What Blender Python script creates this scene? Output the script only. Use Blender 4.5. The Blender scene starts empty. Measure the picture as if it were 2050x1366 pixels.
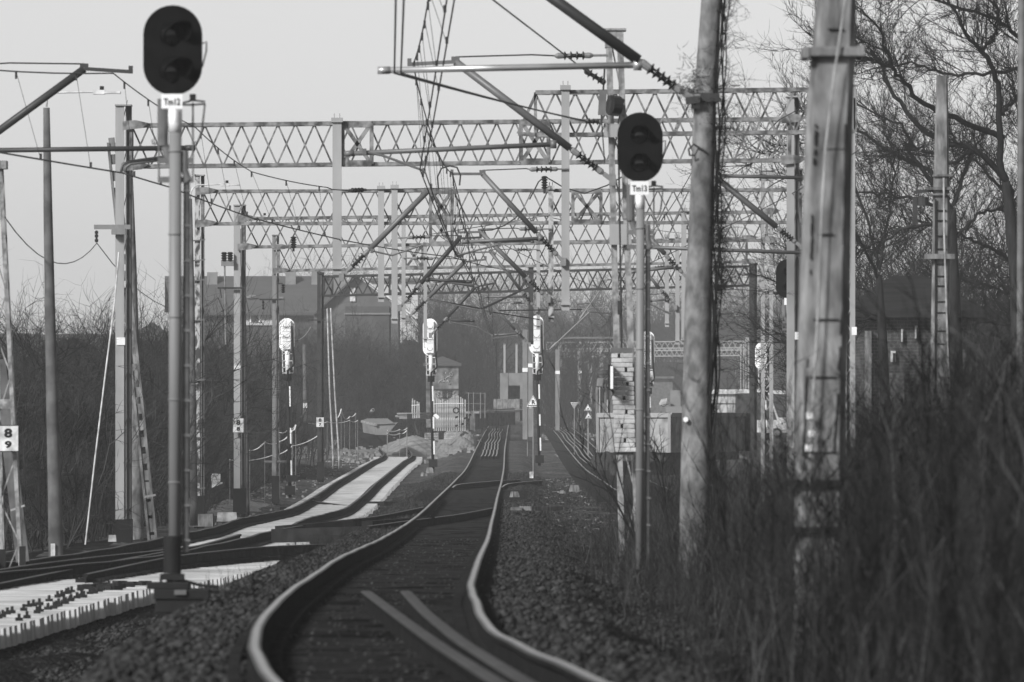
SKY_S=.096; SUN_E=4.4; SUN_A=10.; HAZE=.00036; EXPO=.08; DUST=.4; AIR=1.3
import bpy, bmesh, math, random
import numpy as np
from mathutils import Vector as V
random.seed(11); rng = np.random.default_rng(11)
sc = bpy.context.scene
COL = sc.collection
F = 17083.0; CX = 1025.0; HY = 800.0; CAMZ = 2.5
def P(x, y, Z):
    """the place that stands at depth Z metres behind picture point x, y"""
    return V(((x-CX)*Z/F, Z, CAMZ+(HY-y)*Z/F))
def px(x, Z): return (x-CX)*Z/F
def interp(t, xs, ys): return float(np.interp(t, xs, ys))
U = random.uniform

# ------------------------------------------------------------ materials
M = {}
def mat(name, v, rough=.8, var=.25, scale=4., stretch=(1,1,1), metal=0., bump=0., detail=6., lo=.3, hi=.7, spec=.3, v2=None, scale2=None, distort=0.):
    m = bpy.data.materials.new(name); m.use_nodes = True
    nt = m.node_tree; n = nt.nodes; b = n['Principled BSDF']
    b.inputs['Roughness'].default_value = rough; b.inputs['Metallic'].default_value = metal
    b.inputs['Specular IOR Level'].default_value = 0. if rough>=.85 else spec
    tc = n.new('ShaderNodeTexCoord'); mp = n.new('ShaderNodeMapping'); mp.inputs['Scale'].default_value = stretch
    nt.links.new(tc.outputs['Object'], mp.inputs['Vector'])
    no = n.new('ShaderNodeTexNoise'); no.inputs['Scale'].default_value = scale; no.inputs['Detail'].default_value = detail
    no.inputs['Distortion'].default_value = distort
    nt.links.new(mp.outputs['Vector'], no.inputs['Vector'])
    r = n.new('ShaderNodeValToRGB'); e = r.color_ramp.elements
    e[0].position = lo; e[1].position = hi
    a = v*(1-var); c = v*(1+var) if v2 is None else v2
    e[0].color = (a,a,a,1); e[1].color = (c,c,c,1)
    nt.links.new(no.outputs['Fac'], r.inputs['Fac'])
    out = r.outputs['Color']
    if scale2:
        n2 = n.new('ShaderNodeTexNoise'); n2.inputs['Scale'].default_value = scale2; n2.inputs['Detail'].default_value = 8
        nt.links.new(tc.outputs['Object'], n2.inputs['Vector'])
        r2 = n.new('ShaderNodeValToRGB'); r2.color_ramp.elements[0].position=.35; r2.color_ramp.elements[1].position=.6
        r2.color_ramp.elements[0].color=(.55,.55,.55,1); r2.color_ramp.elements[1].color=(1,1,1,1)
        nt.links.new(n2.outputs['Fac'], r2.inputs['Fac'])
        mx = n.new('ShaderNodeMixRGB'); mx.blend_type='MULTIPLY'; mx.inputs['Fac'].default_value=1
        nt.links.new(out, mx.inputs['Color1']); nt.links.new(r2.outputs['Color'], mx.inputs['Color2']); out = mx.outputs['Color']
    nt.links.new(out, b.inputs['Base Color'])
    if bump:
        bp = n.new('ShaderNodeBump'); bp.inputs['Strength'].default_value = bump; bp.inputs['Distance'].default_value = .03
        nt.links.new(no.outputs['Fac'], bp.inputs['Height']); nt.links.new(bp.outputs['Normal'], b.inputs['Normal'])
    M[name] = m
    return m
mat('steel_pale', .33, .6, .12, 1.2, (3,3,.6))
mat('steel_shade', .15, .6, .2, 1.5, (3,3,.5))  # for the masts' back channels: shading put into the colour
mat('post_grey', .20, .5, .12, 2., (3,3,.5))
mat('steel_worn', .27, .7, .35, 6., (2,2,.8), lo=.35, hi=.6, scale2=14.)
mat('steel_mid', .20, .6, .2, 2., (3,3,.8))
mat('steel_grey', .13, .6, .3, 5.)
mat('steel_dark', .035, .6, .35, 6.)
mat('steel_rusty', .10, .75, .5, 3.2, (2,2,1.2), lo=.42, hi=.56, v2=.45, distort=.6)
mat('truss_paint', .10, .65, .3, 5., v2=.27, lo=.36, hi=.56, scale2=7.)
mat('truss_dark', .035, .7, .3, 3.)
mat('tube_grey', .12, .45, .2, 3., spec=.5)
mat('tube_dark', .035, .5, .2, 3., spec=.4)
mat('tube_bright', .5, .35, .1, 3., metal=.6)
mat('concrete_old', .22, .9, .42, 6., (2,2,.5), scale2=2.2, bump=.5, lo=.35, hi=.65)
mat('concrete_spun', .20, .9, .38, 9., (1,1,.6), scale2=1.7, bump=.4, lo=.35, hi=.65)
mat('concrete_dark', .13, .9, .25, 3., (2,2,.6), scale2=3.)
mat('concrete_new', .50, .85, .25, 1.1, (1,1,1), bump=.2, lo=.35, hi=.65)
mat('concrete_block', .36, .85, .2, 5., scale2=5.)
mat('weight_paint', .50, .8, .18, 4., scale2=7.)
mat('joint_dark', .03, .9, .3, 5.)
mat('white_paint', .86, .6, .05, 4.)
mat('white_dirty', .68, .6, .18, 5., scale2=6.)
mat('black_paint', .009, .75, .3, 5.)
mat('signal_black', .007, .65, .4, 7., spec=.06)
mat('hood_black', .003, .7, .2, 5., spec=.1)
mat('lens', .012, .2, .1, 5., spec=.6)
mat('insulator_dark', .015, .3, .2, 5., spec=.5)
mat('insulator_cap', .2, .6, .2, 9.)
mat('wire', .03, .6, .2, 2.)
mat('rail_side', .022, .85, .35, 5.)
mat('rail_dull', .04, .6, .35, 3., (1,.3,1), metal=.1)
mat('gable_wall', .12, .85, .15, 1.)
mat('rail_top', .46, .36, .12, 3., (1,.3,1), metal=.85)
mat('rail_rust', .075, .6, .3, 3., (1,.3,1), metal=.2)
mat('timber', .022, .9, .35, 5., (1,1,1), bump=.3)
mat('post_pale', .42, .85, .2, 6., scale2=5.)
mat('bark', .03, .9, .35, 6., (2,2,.5), bump=.4)
mat('twig', .02, .9, .25, 1.5)
mat('twig_wood', .026, .9, .75, 1.3, lo=.38, hi=.7, v2=.085)
mat('twig_far', .028, .9, .35, .2)
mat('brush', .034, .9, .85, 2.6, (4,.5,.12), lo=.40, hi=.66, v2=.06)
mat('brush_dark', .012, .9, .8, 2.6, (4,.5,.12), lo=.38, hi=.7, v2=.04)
mat('stone', .035, .9, .8, 9., lo=.35, hi=.75, v2=.09)
mat('brush_pale', .10, .9, .5, 3., (4,.5,.2))
mat('sand', .27, .95, .25, .8, bump=.4, scale2=.5)
mat('rubble', .21, .9, .3, 2.5)
mat('roof_dark', .025, .9, .3, 3., (.5,1,2))
mat('scrub_wall', .09, .9, .3, .8)
mat('roof_grey', .085, .85, .12, 2., (.3,1,1))
mat('plaster', .5, .8, .1, 2.)
mat('plaster_grey', .20, .8, .2, 1.5)
mat('glass_dark', .03, .15, .1, 2., spec=.6)
mat('hill_wood', .03, .95, .45, .25, (1.6,1,.7), bump=.0)
mat('mound', .018, .95, .5, 1.4, bump=.5)
mat('tarp', .35, .6, .25, 4.)
mat('wagon_paint', .36, .7, .2, 2.2, (2,2,.5), scale2=2.5)
mat('hut_wall', .13, .9, .45, 1.6, v2=.30, scale2=3.)
mat('leaf_dark', .03, .7, .5, 2.)

def brick_mat(name, c1, c2, mort, sc_):
    m = bpy.data.materials.new(name); m.use_nodes = True; nt = m.node_tree; n = nt.nodes; b = n['Principled BSDF']
    tc = n.new('ShaderNodeTexCoord'); mp = n.new('ShaderNodeMapping'); mp.inputs['Rotation'].default_value=(math.radians(90),0,0)
    br = n.new('ShaderNodeTexBrick'); br.inputs['Scale'].default_value = sc_
    for k, c in (('Color1',c1),('Color2',c2),('Mortar',mort)): br.inputs[k].default_value=(c,c,c,1)
    nt.links.new(tc.outputs['Object'], mp.inputs['Vector']); nt.links.new(mp.outputs['Vector'], br.inputs['Vector'])
    nt.links.new(br.outputs['Color'], b.inputs['Base Color']); b.inputs['Roughness'].default_value=.9
    M[name]=m
brick_mat('brick', .045, .07, .13, 3.)

def ground_mat(name, base, pale, dark, scale, bump, peb=18.):
    m = bpy.data.materials.new(name); m.use_nodes = True; nt = m.node_tree; n = nt.nodes; b = n['Principled BSDF']
    b.inputs['Roughness'].default_value=.95; b.inputs['Specular IOR Level'].default_value=0.
    tc = n.new('ShaderNodeTexCoord')
    n1 = n.new('ShaderNodeTexNoise'); n1.inputs['Scale'].default_value=scale; n1.inputs['Detail'].default_value=9; n1.inputs['Roughness'].default_value=.65
    vo = n.new('ShaderNodeTexVoronoi'); vo.inputs['Scale'].default_value=peb
    n3 = n.new('ShaderNodeTexNoise'); n3.inputs['Scale'].default_value=.22; n3.inputs['Detail'].default_value=5
    for x in (n1, vo, n3): nt.links.new(tc.outputs['Object'], x.inputs['Vector'])
    r = n.new('ShaderNodeValToRGB'); e=r.color_ramp.elements; e[0].position=.33; e[1].position=.72
    e[0].color=(dark,)*3+(1,); e[1].color=(pale,)*3+(1,); k=e.new(.5); k.color=(base,)*3+(1,)
    nt.links.new(n1.outputs['Fac'], r.inputs['Fac'])
    mx = n.new('ShaderNodeMixRGB'); mx.blend_type='OVERLAY'; mx.inputs['Fac'].default_value=.55
    nt.links.new(r.outputs['Color'], mx.inputs['Color1']); nt.links.new(vo.outputs['Color'], mx.inputs['Color2'])
    bw = n.new('ShaderNodeRGBToBW'); nt.links.new(mx.outputs['Color'], bw.inputs['Color'])
    m2 = n.new('ShaderNodeMixRGB'); m2.blend_type='MULTIPLY'; m2.inputs['Fac'].default_value=.6
    r3 = n.new('ShaderNodeValToRGB'); r3.color_ramp.elements[0].position=.35; r3.color_ramp.elements[1].position=.65
    r3.color_ramp.elements[0].color=(.45,.45,.45,1)
    nt.links.new(n3.outputs['Fac'], r3.inputs['Fac'])
    nt.links.new(bw.outputs['Val'], m2.inputs['Color1']); nt.links.new(r3.outputs['Color'], m2.inputs['Color2'])
    nt.links.new(m2.outputs['Color'], b.inputs['Base Color'])
    bp = n.new('ShaderNodeBump'); bp.inputs['Strength'].default_value=bump; bp.inputs['Distance'].default_value=.06
    ad = n.new('ShaderNodeMath'); ad.operation='ADD'
    nt.links.new(n1.outputs['Fac'], ad.inputs[0]); nt.links.new(vo.outputs['Distance'], ad.inputs[1])
    nt.links.new(ad.outputs[0], bp.inputs['Height']); nt.links.new(bp.outputs['Normal'], b.inputs['Normal'])
    M[name]=m
ground_mat('ground_ballast', .02, .055, .007, 2.2, .9)
ground_mat('ground_soil', .013, .042, .005, 1.4, .7)
ground_mat('ground_earth', .085, .17, .035, 1.3, .9, 9.)
ground_mat('ground_sand', .21, .32, .12, .7, .6, 3.)

# ------------------------------------------------------------ objects
def tag(o, label, cat, group=None, kind=None):
    if label: o['label'] = label
    if cat: o['category'] = cat
    if group: o['group'] = group
    if kind: o['kind'] = kind
    return o
def thing(name, label, cat, loc, group=None):
    o = bpy.data.objects.new(name, None); COL.objects.link(o); o.location = loc; o.empty_display_size = .2
    return tag(o, label, cat, group)
def wloc(o):
    p = V((0,0,0))
    while o is not None: p += o.location; o = o.parent
    return p
WHOLE={'lattice_beam','lettering','numerals','letter','formwork_joint','joint_line','graffiti','rail_fastener','rail_chair','cover_seam','lattice','stored_sleeper','visor','lens','strap_line','mast','contact_wire','messenger_wire','guard_rail','maintenance_cage','tie_wire'}
class MB:
    """collects shapes given in world coordinates; build() links them as one mesh object"""
    def __init__(s): s.v=[]; s.f=[]; s.mi=[]; s.cur=0
    def add(s, vs, fs):
        o=len(s.v); s.v += [tuple(p) for p in vs]; s.f += [tuple(i+o for i in f) for f in fs]; s.mi += [s.cur]*len(fs)
    def box(s, c, sx, sy, sz, rz=0., taper=1., tx=None):
        c=V(c); cs,sn=math.cos(rz),math.sin(rz); vs=[]
        for k,t in ((-1,1.),(1,taper)):
            for a,b in ((-1,-1),(1,-1),(1,1),(-1,1)):
                x=a*sx/2*(t if tx is None or k<0 else tx); y=b*sy/2*t
                vs.append((c.x+x*cs-y*sn, c.y+x*sn+y*cs, c.z+k*sz/2))
        s.add(vs, [(3,2,1,0),(4,5,6,7),(0,1,5,4),(1,2,6,5),(2,3,7,6),(3,0,4,7)])
    def beam(s, p0, p1, w, h=None, up=None, taper=1.):
        p0=V(p0); p1=V(p1); h=h or w; d=(p1-p0)
        if d.length<1e-6: return
        d.normalize(); up=V(up) if up else (V((0,1,0)) if abs(d.y)<.9 else V((0,0,1)))
        a=d.cross(up).normalized(); b=a.cross(d).normalized(); vs=[]
        for p,t in ((p0,1.),(p1,taper)):
            for i,j in ((-1,-1),(1,-1),(1,1),(-1,1)): vs.append(p+a*(i*w*t/2)+b*(j*h*t/2))
        s.add(vs, [(3,2,1,0),(4,5,6,7),(0,1,5,4),(1,2,6,5),(2,3,7,6),(3,0,4,7)])
    def tube(s, p0, p1, r0, r1=None, n=8): s.poly([p0,p1],[r0,r0 if r1 is None else r1],n)
    def poly(s, pts, r, n=8, cap=True):
        pts=[V(p) for p in pts]; m=len(pts); rs=r if isinstance(r,(list,tuple)) else [r]*m
        vs=[]; ref=None
        for i,p in enumerate(pts):
            d=(pts[min(i+1,m-1)]-pts[max(i-1,0)])
            if d.length<1e-9: d=V((0,0,1))
            d.normalize()
            if ref is None: ref=V((0,1,0)) if abs(d.y)<.9 else V((1,0,0))
            a=d.cross(ref)
            if a.length<1e-4: a=d.cross(V((1,0,0)))
            a.normalize(); b=d.cross(a)
            for k in range(n):
                t=2*math.pi*k/n; vs.append(p+(a*math.cos(t)+b*math.sin(t))*rs[i])
        fs=[(i*n+k, i*n+(k+1)%n, (i+1)*n+(k+1)%n, (i+1)*n+k) for i in range(m-1) for k in range(n)]
        if cap: fs += [tuple(range(n))[::-1], tuple(range((m-1)*n, m*n))]
        s.add(vs, fs)
    def prism(s, poly2, y0, y1):
        """polygon in x,z pushed from y0 to y1"""
        n=len(poly2); vs=[(x,y0,z) for x,z in poly2]+[(x,y1,z) for x,z in poly2]
        s.add(vs, [tuple(range(n)), tuple(range(2*n-1,n-1,-1))]+[(i,i+n,(i+1)%n+n,(i+1)%n) for i in range(n)])
    def sweep(s, pts, prof, mats=None, cap=True):
        """profile (x,z) kept upright, swept along pts"""
        pts=[V(p) for p in pts]; m=len(pts); n=len(prof); vs=[]
        for i,p in enumerate(pts):
            d=pts[min(i+1,m-1)]-pts[max(i-1,0)]; d.z=0; d.normalize(); a=V((d.y,-d.x,0))
            for x,z in prof: vs.append(p+a*x+V((0,0,z)))
        o=len(s.v); s.v += [tuple(q) for q in vs]
        for i in range(m-1):
            for k in range(n):
                s.f.append((o+i*n+k,o+(i+1)*n+k,o+(i+1)*n+(k+1)%n,o+i*n+(k+1)%n)); s.mi.append(mats[k] if mats else s.cur)
        if cap:
            s.f.append(tuple(o+k for k in range(n))[::-1]); s.mi.append(s.cur); s.f.append(tuple(o+(m-1)*n+k for k in range(n))); s.mi.append(s.cur)
    def pieces(s):
        """indices of faces of each separate piece (pieces whose boxes touch count as one)"""
        par=list(range(len(s.v)))
        def fd(a):
            while par[a]!=a: par[a]=par[par[a]]; a=par[a]
            return a
        for f in s.f:
            r=fd(f[0])
            for q in f[1:]: par[fd(q)]=r
        comp={}
        for k,f in enumerate(s.f): comp.setdefault(fd(f[0]),[]).append(k)
        L=[]
        for fs in comp.values():
            vi={q for k in fs for q in s.f[k]}; c=np.array([s.v[q] for q in vi]); L.append([c.min(0)-.012,c.max(0)+.012,fs])
        if len(L)>60: return [list(range(len(s.f)))]
        ch=True
        while ch:
            ch=False
            for i in range(len(L)):
                for j in range(i+1,len(L)):
                    if (L[i][0]<=L[j][1]).all() and (L[j][0]<=L[i][1]).all():
                        L[i]=[np.minimum(L[i][0],L[j][0]),np.maximum(L[i][1],L[j][1]),L[i][2]+L[j][2]]; del L[j]; ch=True; break
                if ch: break
        return [l[2] for l in sorted(L,key=lambda l:-len(l[2]))]
    def build(s, name, mats, parent=None, loc=None, smooth=False, label=None, bevel=0., whole=False):
        if parent is not None and not whole and name not in WHOLE and len(s.f)<4000:
            pc=s.pieces()
            if 2<=len(pc)<=30:
                first=None
                for fs in pc:
                    q=MB(); mp={}
                    for k in fs:
                        t=[]
                        for a in s.f[k]:
                            if a not in mp: mp[a]=len(q.v); q.v.append(s.v[a])
                            t.append(mp[a])
                        q.f.append(tuple(t)); q.mi.append(s.mi[k])
                    o=q.build(name,mats,parent,loc,smooth,label,bevel,True); first=first or o
                return first
        o0 = wloc(parent) if parent is not None else V(loc or (0,0,0))
        me=bpy.data.meshes.new(name); me.from_pydata([(x-o0.x,y-o0.y,z-o0.z) for x,y,z in s.v],[],s.f)
        ms = mats if isinstance(mats,(list,tuple)) else [mats]
        for k in ms: me.materials.append(M[k])
        if len(ms)>1: me.polygons.foreach_set('material_index', s.mi)
        if smooth: me.polygons.foreach_set('use_smooth',[True]*len(me.polygons))
        me.update()
        o=bpy.data.objects.new(name,me); COL.objects.link(o)
        if parent is not None: o.parent=parent
        else: o.location=o0
        if label: o['label']=label
        if bevel:
            md=o.modifiers.new('bevel','BEVEL'); md.width=bevel; md.segments=2; md.limit_method='ANGLE'
        return o
def np_obj(name, verts, faces, material, parent=None, smooth=False):
    me=bpy.data.meshes.new(name); nv=len(verts); nf,k=faces.shape
    me.vertices.add(nv); me.vertices.foreach_set('co', np.ascontiguousarray(verts,dtype=np.float32).ravel())
    me.loops.add(nf*k); me.loops.foreach_set('vertex_index', np.ascontiguousarray(faces,dtype=np.int32).ravel())
    me.polygons.add(nf); me.polygons.foreach_set('loop_start', np.arange(0,nf*k,k,dtype=np.int32))
    if smooth: me.polygons.foreach_set('use_smooth', np.ones(nf,dtype=bool))
    me.materials.append(M[material]); me.update(calc_edges=True); me.validate()
    o=bpy.data.objects.new(name,me); COL.objects.link(o)
    if parent is not None: o.parent=parent
    return o
def seg_mesh(name, segs, material, parent=None, n=3):
    """many thin tapered twigs: rows x0 y0 z0 x1 y1 z1 r0 r1"""
    S=np.asarray(segs,dtype=np.float64); 
    if parent is not None:
        o=np.array(wloc(parent)); S=S.copy(); S[:,0:3]-=o; S[:,3:6]-=o
    p0=S[:,0:3]; p1=S[:,3:6]; d=p1-p0; L=np.linalg.norm(d,axis=1,keepdims=True)+1e-9; d=d/L
    ref=np.tile(np.array([[.31,.87,.12]]),(len(S),1)); a=np.cross(d,ref); a/=np.linalg.norm(a,axis=1,keepdims=True)+1e-9; b=np.cross(d,a)
    V_=[]
    for p,r in ((p0,S[:,6:7]),(p1,S[:,7:8])):
        for k in range(n):
            t=2*math.pi*k/n; V_.append(p+(a*math.cos(t)+b*math.sin(t))*r)
    verts=np.stack(V_,axis=1).reshape(-1,3); base=(np.arange(len(S))*2*n)[:,None]
    fs=np.stack([base+np.array([k,(k+1)%n,n+(k+1)%n,n+k])[None,:] for k in range(n)],axis=1).reshape(-1,4)
    return np_obj(name, verts, fs, material, parent)
def text_mb(s, txt, centre, size, depth=.004, bold=.0, fit=None):
    """lettering facing the camera side (-Y), added to a builder"""
    cu=bpy.data.curves.new('t','FONT'); cu.body=txt; cu.size=size; cu.align_x='CENTER'; cu.align_y='CENTER'; cu.extrude=depth/2; cu.offset=bold; cu.resolution_u=3
    ob=bpy.data.objects.new('t',cu); COL.objects.link(ob); dg=bpy.context.evaluated_depsgraph_get()
    me=bpy.data.meshes.new_from_object(ob.evaluated_get(dg)); c=V(centre)
    if fit:
        xs=[v.co.x for v in me.vertices]; ys=[v.co.y for v in me.vertices]; mx=(max(xs)+min(xs))/2; my=(max(ys)+min(ys))/2; kx=fit[0]/(max(xs)-min(xs)); ky=fit[1]/(max(ys)-min(ys))
        s.add([(c.x+(v.co.x-mx)*kx, c.y-v.co.z, c.z+(v.co.y-my)*ky) for v in me.vertices],[tuple(p.vertices) for p in me.polygons])
    else: s.add([(c.x+v.co.x, c.y-v.co.z, c.z+v.co.y) for v in me.vertices],[tuple(p.vertices) for p in me.polygons])
    bpy.data.objects.remove(ob); bpy.data.meshes.remove(me); bpy.data.curves.remove(cu)
def stadium(cx, cz, w, h, n=12):
    r=w/2; pts=[]
    for k in range(n+1):
        t=math.pi*k/n; pts.append((cx+r*math.cos(t), cz+h/2-r+r*math.sin(t)))
    for k in range(n+1):
        t=math.pi+math.pi*k/n; pts.append((cx+r*math.cos(t), cz-h/2+r+r*math.sin(t)))
    return pts[::-1]

# ------------------------------------------------------------ levels of the ground and the rails (drop below the eye)
MZ=[0,25,37.7,53,64,75.6,88,116,157,204,274,328,434,518,688,760,1300]
MD=[1.25,1.2,1.25,1.427,1.50,1.593,1.648,1.90,2.206,2.388,2.566,2.688,2.515,2.244,2.01,2.05,1.7]
MX_Z=[25,37.7,53,64,75.6,88,116,157,204,274,328,434,518,688,760]
MX=[.45,-.31,-.85,-1.01,-1.09,-1.08,-1.07,-1.1,-1.1,-1.06,-1.06,-1.10,-1.06,-1.0,-.9]
LZ=[0,60,93,115,145,158,200,265,330,400,440,470,500,540,600,760,1300]
LD=[1.9,2.2,2.32,2.36,2.5,2.5,2.75,3.0,2.95,2.9,2.85,2.6,2.1,1.75,1.45,1.5,1.4]
LX_Z=[100,118,130,145,158,200,265,330,400,445,470]
LX=[-9.2,-7.7,-6.7,-6.0,-5.5,-5.3,-5.4,-5.65,-5.85,-5.95,-6.6]
def smooth_interp(xs, ys):
    xs=np.array(xs,float); ys=np.array(ys,float)
    m=np.zeros(len(xs)); d=np.diff(ys)/np.diff(xs)
    m[1:-1]=(d[:-1]+d[1:])/2; m[0]=d[0]; m[-1]=d[-1]
    for i in range(1,len(xs)-1):
        if d[i-1]*d[i]<=0: m[i]=0
    def f(t):
        t=np.clip(np.asarray(t,float),xs[0],xs[-1]); i=np.clip(np.searchsorted(xs,t)-1,0,len(xs)-2)
        h=xs[i+1]-xs[i]; s=(t-xs[i])/h
        return (2*s**3-3*s**2+1)*ys[i]+(s**3-2*s**2+s)*h*m[i]+(-2*s**3+3*s**2)*ys[i+1]+(s**3-s**2)*h*m[i+1]
    return f
mD=smooth_interp(MZ,MD); lD=smooth_interp(LZ,LD); mXf=smooth_interp(MX_Z,MX); lXf=smooth_interp(LX_Z,LX)
def sstep(t): t=np.clip(t,0,1); return t*t*(3-2*t)
def drop(X, Z):
    X=np.asarray(X,float); Z=np.asarray(Z,float)
    c=np.where(Z<760,mXf(np.minimum(Z,760)),-.9)
    u=X-c
    main=mD(Z)+.19-.03*sstep((np.abs(u)-.78)/.12)+.23*sstep((np.abs(u)-1.45)/.9)
    left=lD(Z)+.34+.14*sstep((152-Z)/8)
    # heap of sand and the bank beyond the end of the left track
    t=sstep((-1.55-u)/1.5)
    d=main*(1-t)+left*t
    d=d+ .9*sstep((-8.2-X)/6)*sstep((420-Z)/100)*sstep((Z-60)/60)      # falls away to the wood on the left
    d=d- .35*sstep((u-2.2)/2.5)*sstep((150-Z)/40)                       # low bank under the thicket
    return d
def gz(X,Z): return CAMZ-float(drop(X,Z))
# ------------------------------------------------------------ ground
def build_ground():
    xs=np.unique(np.concatenate([np.linspace(-350,-40,12),np.linspace(-40,-13,14),np.arange(-13,11,.25),np.linspace(11,40,14),np.linspace(40,350,12)]))
    zs=np.unique(np.concatenate([np.arange(20,140,.5),np.arange(140,480,2.),np.arange(480,780,6.),np.linspace(780,1290,14)]))
    X,Z=np.meshgrid(xs,zs); H=CAMZ-drop(X,Z)
    r=rng.normal(0,1,H.shape); r2=np.sin(X*1.7+np.sin(Z*.31)*2)*np.sin(Z*.23+X*.6)
    u=X-np.where(Z<760,mXf(np.minimum(Z,760)),-.9)
    amp=np.where(np.abs(u)<1.4,.006,.022)
    H=H+r*amp+r2*np.where(np.abs(u)<1.6,.0,.05)
    verts=np.stack([X,Z,H],-1).reshape(-1,3); nx=len(xs); nz=len(zs)
    i=np.arange((nz-1)*(nx-1)); a=(i//(nx-1))*nx+i%(nx-1)
    fs=np.stack([a,a+1,a+nx+1,a+nx],1)
    o=np_obj('ground',verts,fs,'ground_ballast',smooth=True); o.data.materials.append(M['ground_soil']); o.data.materials.append(M['ground_sand']); o.data.materials.append(M['ground_earth'])
    cx=(X[:-1,:-1]+X[1:,1:]).ravel()/2; cz=(Z[:-1,:-1]+Z[1:,1:]).ravel()/2; cu=cx-np.where(cz<760,mXf(np.minimum(cz,760)),-.9)
    j=rng.normal(0,.35,len(cx))
    mi=np.where((cu+j>1.9)|(cx+j<-8.3),1,0); mi=np.where((cz>448+j*8)&(cz<640)&(cu+j<-1.9)&(cx>-16),2,mi)
    mi=np.where((cz+j*22>168)&(mi!=2)&(np.abs(cu)>.74),3,mi)
    mi=np.where(np.abs(cu)<.74,1,mi)
    o.data.polygons.foreach_set('material_index',mi.astype(np.int32)); tag(o,None,None,kind='structure'); o.name='ground'
build_ground()

def stones(name, n, xr, zr, size, seed, cond=None):
    g=np.random.default_rng(seed); X=g.uniform(*xr,n); Z=zr[0]+(zr[1]-zr[0])*g.random(n)**1.3
    if cond is not None:
        k=cond(X,Z); X=X[k]; Z=Z[k]; n=len(X)
    H=CAMZ-drop(X,Z); s=size*g.uniform(.5,1.5,n)
    base=np.array([[1,0,0],[0,1,0],[-1,0,0],[0,-1,0],[0,0,.8],[0,0,-.8]],float)
    v=base[None]*s[:,None,None]*g.uniform(.6,1.25,(n,6,1)); t=g.uniform(0,6.28,n); c,sn=np.cos(t),np.sin(t)
    x=v[:,:,0]*c[:,None]-v[:,:,1]*sn[:,None]+v[:,:,2]*.4; y=v[:,:,0]*sn[:,None]+v[:,:,1]*c[:,None]; v=np.stack([x,y,v[:,:,2]],-1)
    v+=np.stack([X,Z,H+s*.25],-1)[:,None,:]
    f=np.array([[0,1,4],[1,2,4],[2,3,4],[3,0,4],[1,0,5],[2,1,5],[3,2,5],[0,3,5]])
    fs=(f[None]+(np.arange(n)*6)[:,None,None]).reshape(-1,3)
    return np_obj(name, v.reshape(-1,3), fs, 'stone')
U_=lambda X,Z: X-mXf(Z)
o=stones('ballast_stones',52000,(-7.5,2.2),(36,150),.034,3,lambda X,Z:(np.abs(U_(X,Z))>.79))
tag(o,'loose grey ballast stones strewn beside the near rails','gravel',kind='stuff')
o=stones('ballast_stones',30000,(-5.4,3.2),(148,330),.05,6,lambda X,Z:(np.abs(U_(X,Z))>.9)&(np.abs(X-lXf(Z))>1.5))
tag(o,'loose grey ballast stones around the far tracks and the cross-over','gravel',kind='stuff')
o=stones('track_bed_grit',4500,(-2.4,.6),(36,140),.016,4,lambda X,Z:(np.abs(U_(X,Z))<.66))
tag(o,'small stones lying in the earth between the near rails','gravel',kind='stuff')

# ------------------------------------------------------------ tracks
RP=[(-.037,-.008),(-.020,0),(.020,0),(.037,-.008),(.036,-.036),(.010,-.05),(.010,-.15),(.07,-.165),(.07,-.175),(-.07,-.175),(-.07,-.165),(-.010,-.15),(-.010,-.05),(-.036,-.036)]
RM=[2,1,2]+[0]*11
def rail(name, pts, parent=None, top='rail_top', loc=None, label=None, k=1.):
    mb=MB(); mb.sweep(pts,[(x*k,z) for x,z in RP],RM); return mb.build(name,['rail_side',top,'rail_rust' if top=='rail_top' else top],parent,loc=loc,label=label)
def line_z(fx, fd, z0, z1, off, step=1.0, lift=0., wob=.0, seed=0.):
    out=[]; z=z0
    while z<=z1+1e-6:
        w=wob*(math.sin(z*.9+seed)+.6*math.sin(z*.37+seed*2))
        out.append(V((float(fx(z))+off+w*.5, z, CAMZ-float(fd(z))+lift+w))); z+= step if z<160 else step*2
    return out
def sleepers(parent, fx, fd, z0, z1, step, length, top_off, h, w, material, nparts, name='sleeper', half=None, yaw=0., jit=.01):
    zs=list(np.arange(z0,z1,step)); rest=MB()
    for i,z in enumerate(zs):
        z=z+U(-jit,jit)*2; x=float(fx(z)); L=length
        if half: xa,xb=half(z); x=(xa+xb)/2; L=xb-xa
        w_=w*U(.93,1.05); c=(x+U(-jit,jit)*(8 if half else 1), z, CAMZ-float(fd(z))-top_off-h/2+U(-.007,.007))
        if i<nparts:
            mb=MB(); mb.box(c,L,w_ if half else w,h,rz=yaw+U(-.004,.004),taper=.9,tx=.995); mb.build(name,material,parent)
        else: rest.box(c,L,w,h,rz=yaw+U(-.004,.004),taper=.9,tx=.995)
    if rest.v: tag(rest.build(name,material,parent),None,None,kind='stuff')

# main track
T=thing('railway_track','worn main line track of shiny wavy rails running up the middle of the picture','railway track',(float(mXf(60)),60,CAMZ-1.6))
for s,sd in ((-1,0.),(1,1.7)):
    rail('rail', line_z(mXf,mD,26,735,s*.735,wob=.0035,seed=sd), T)
sleepers(T,mXf,mD,30,700,.62,2.5,.185,.14,.24,'timber',100,'timber_sleeper')
mb=MB()
for z in np.arange(30,150,.62):
    for s in (-1,1):
        for q in (-.12,.12): mb.box((float(mXf(z))+s*.735+q,z,CAMZ-float(mD(z))-.155),.07,.12,.07)
tag(mb.build('rail_fastener','rail_side',T),None,None,kind='stuff')

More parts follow.
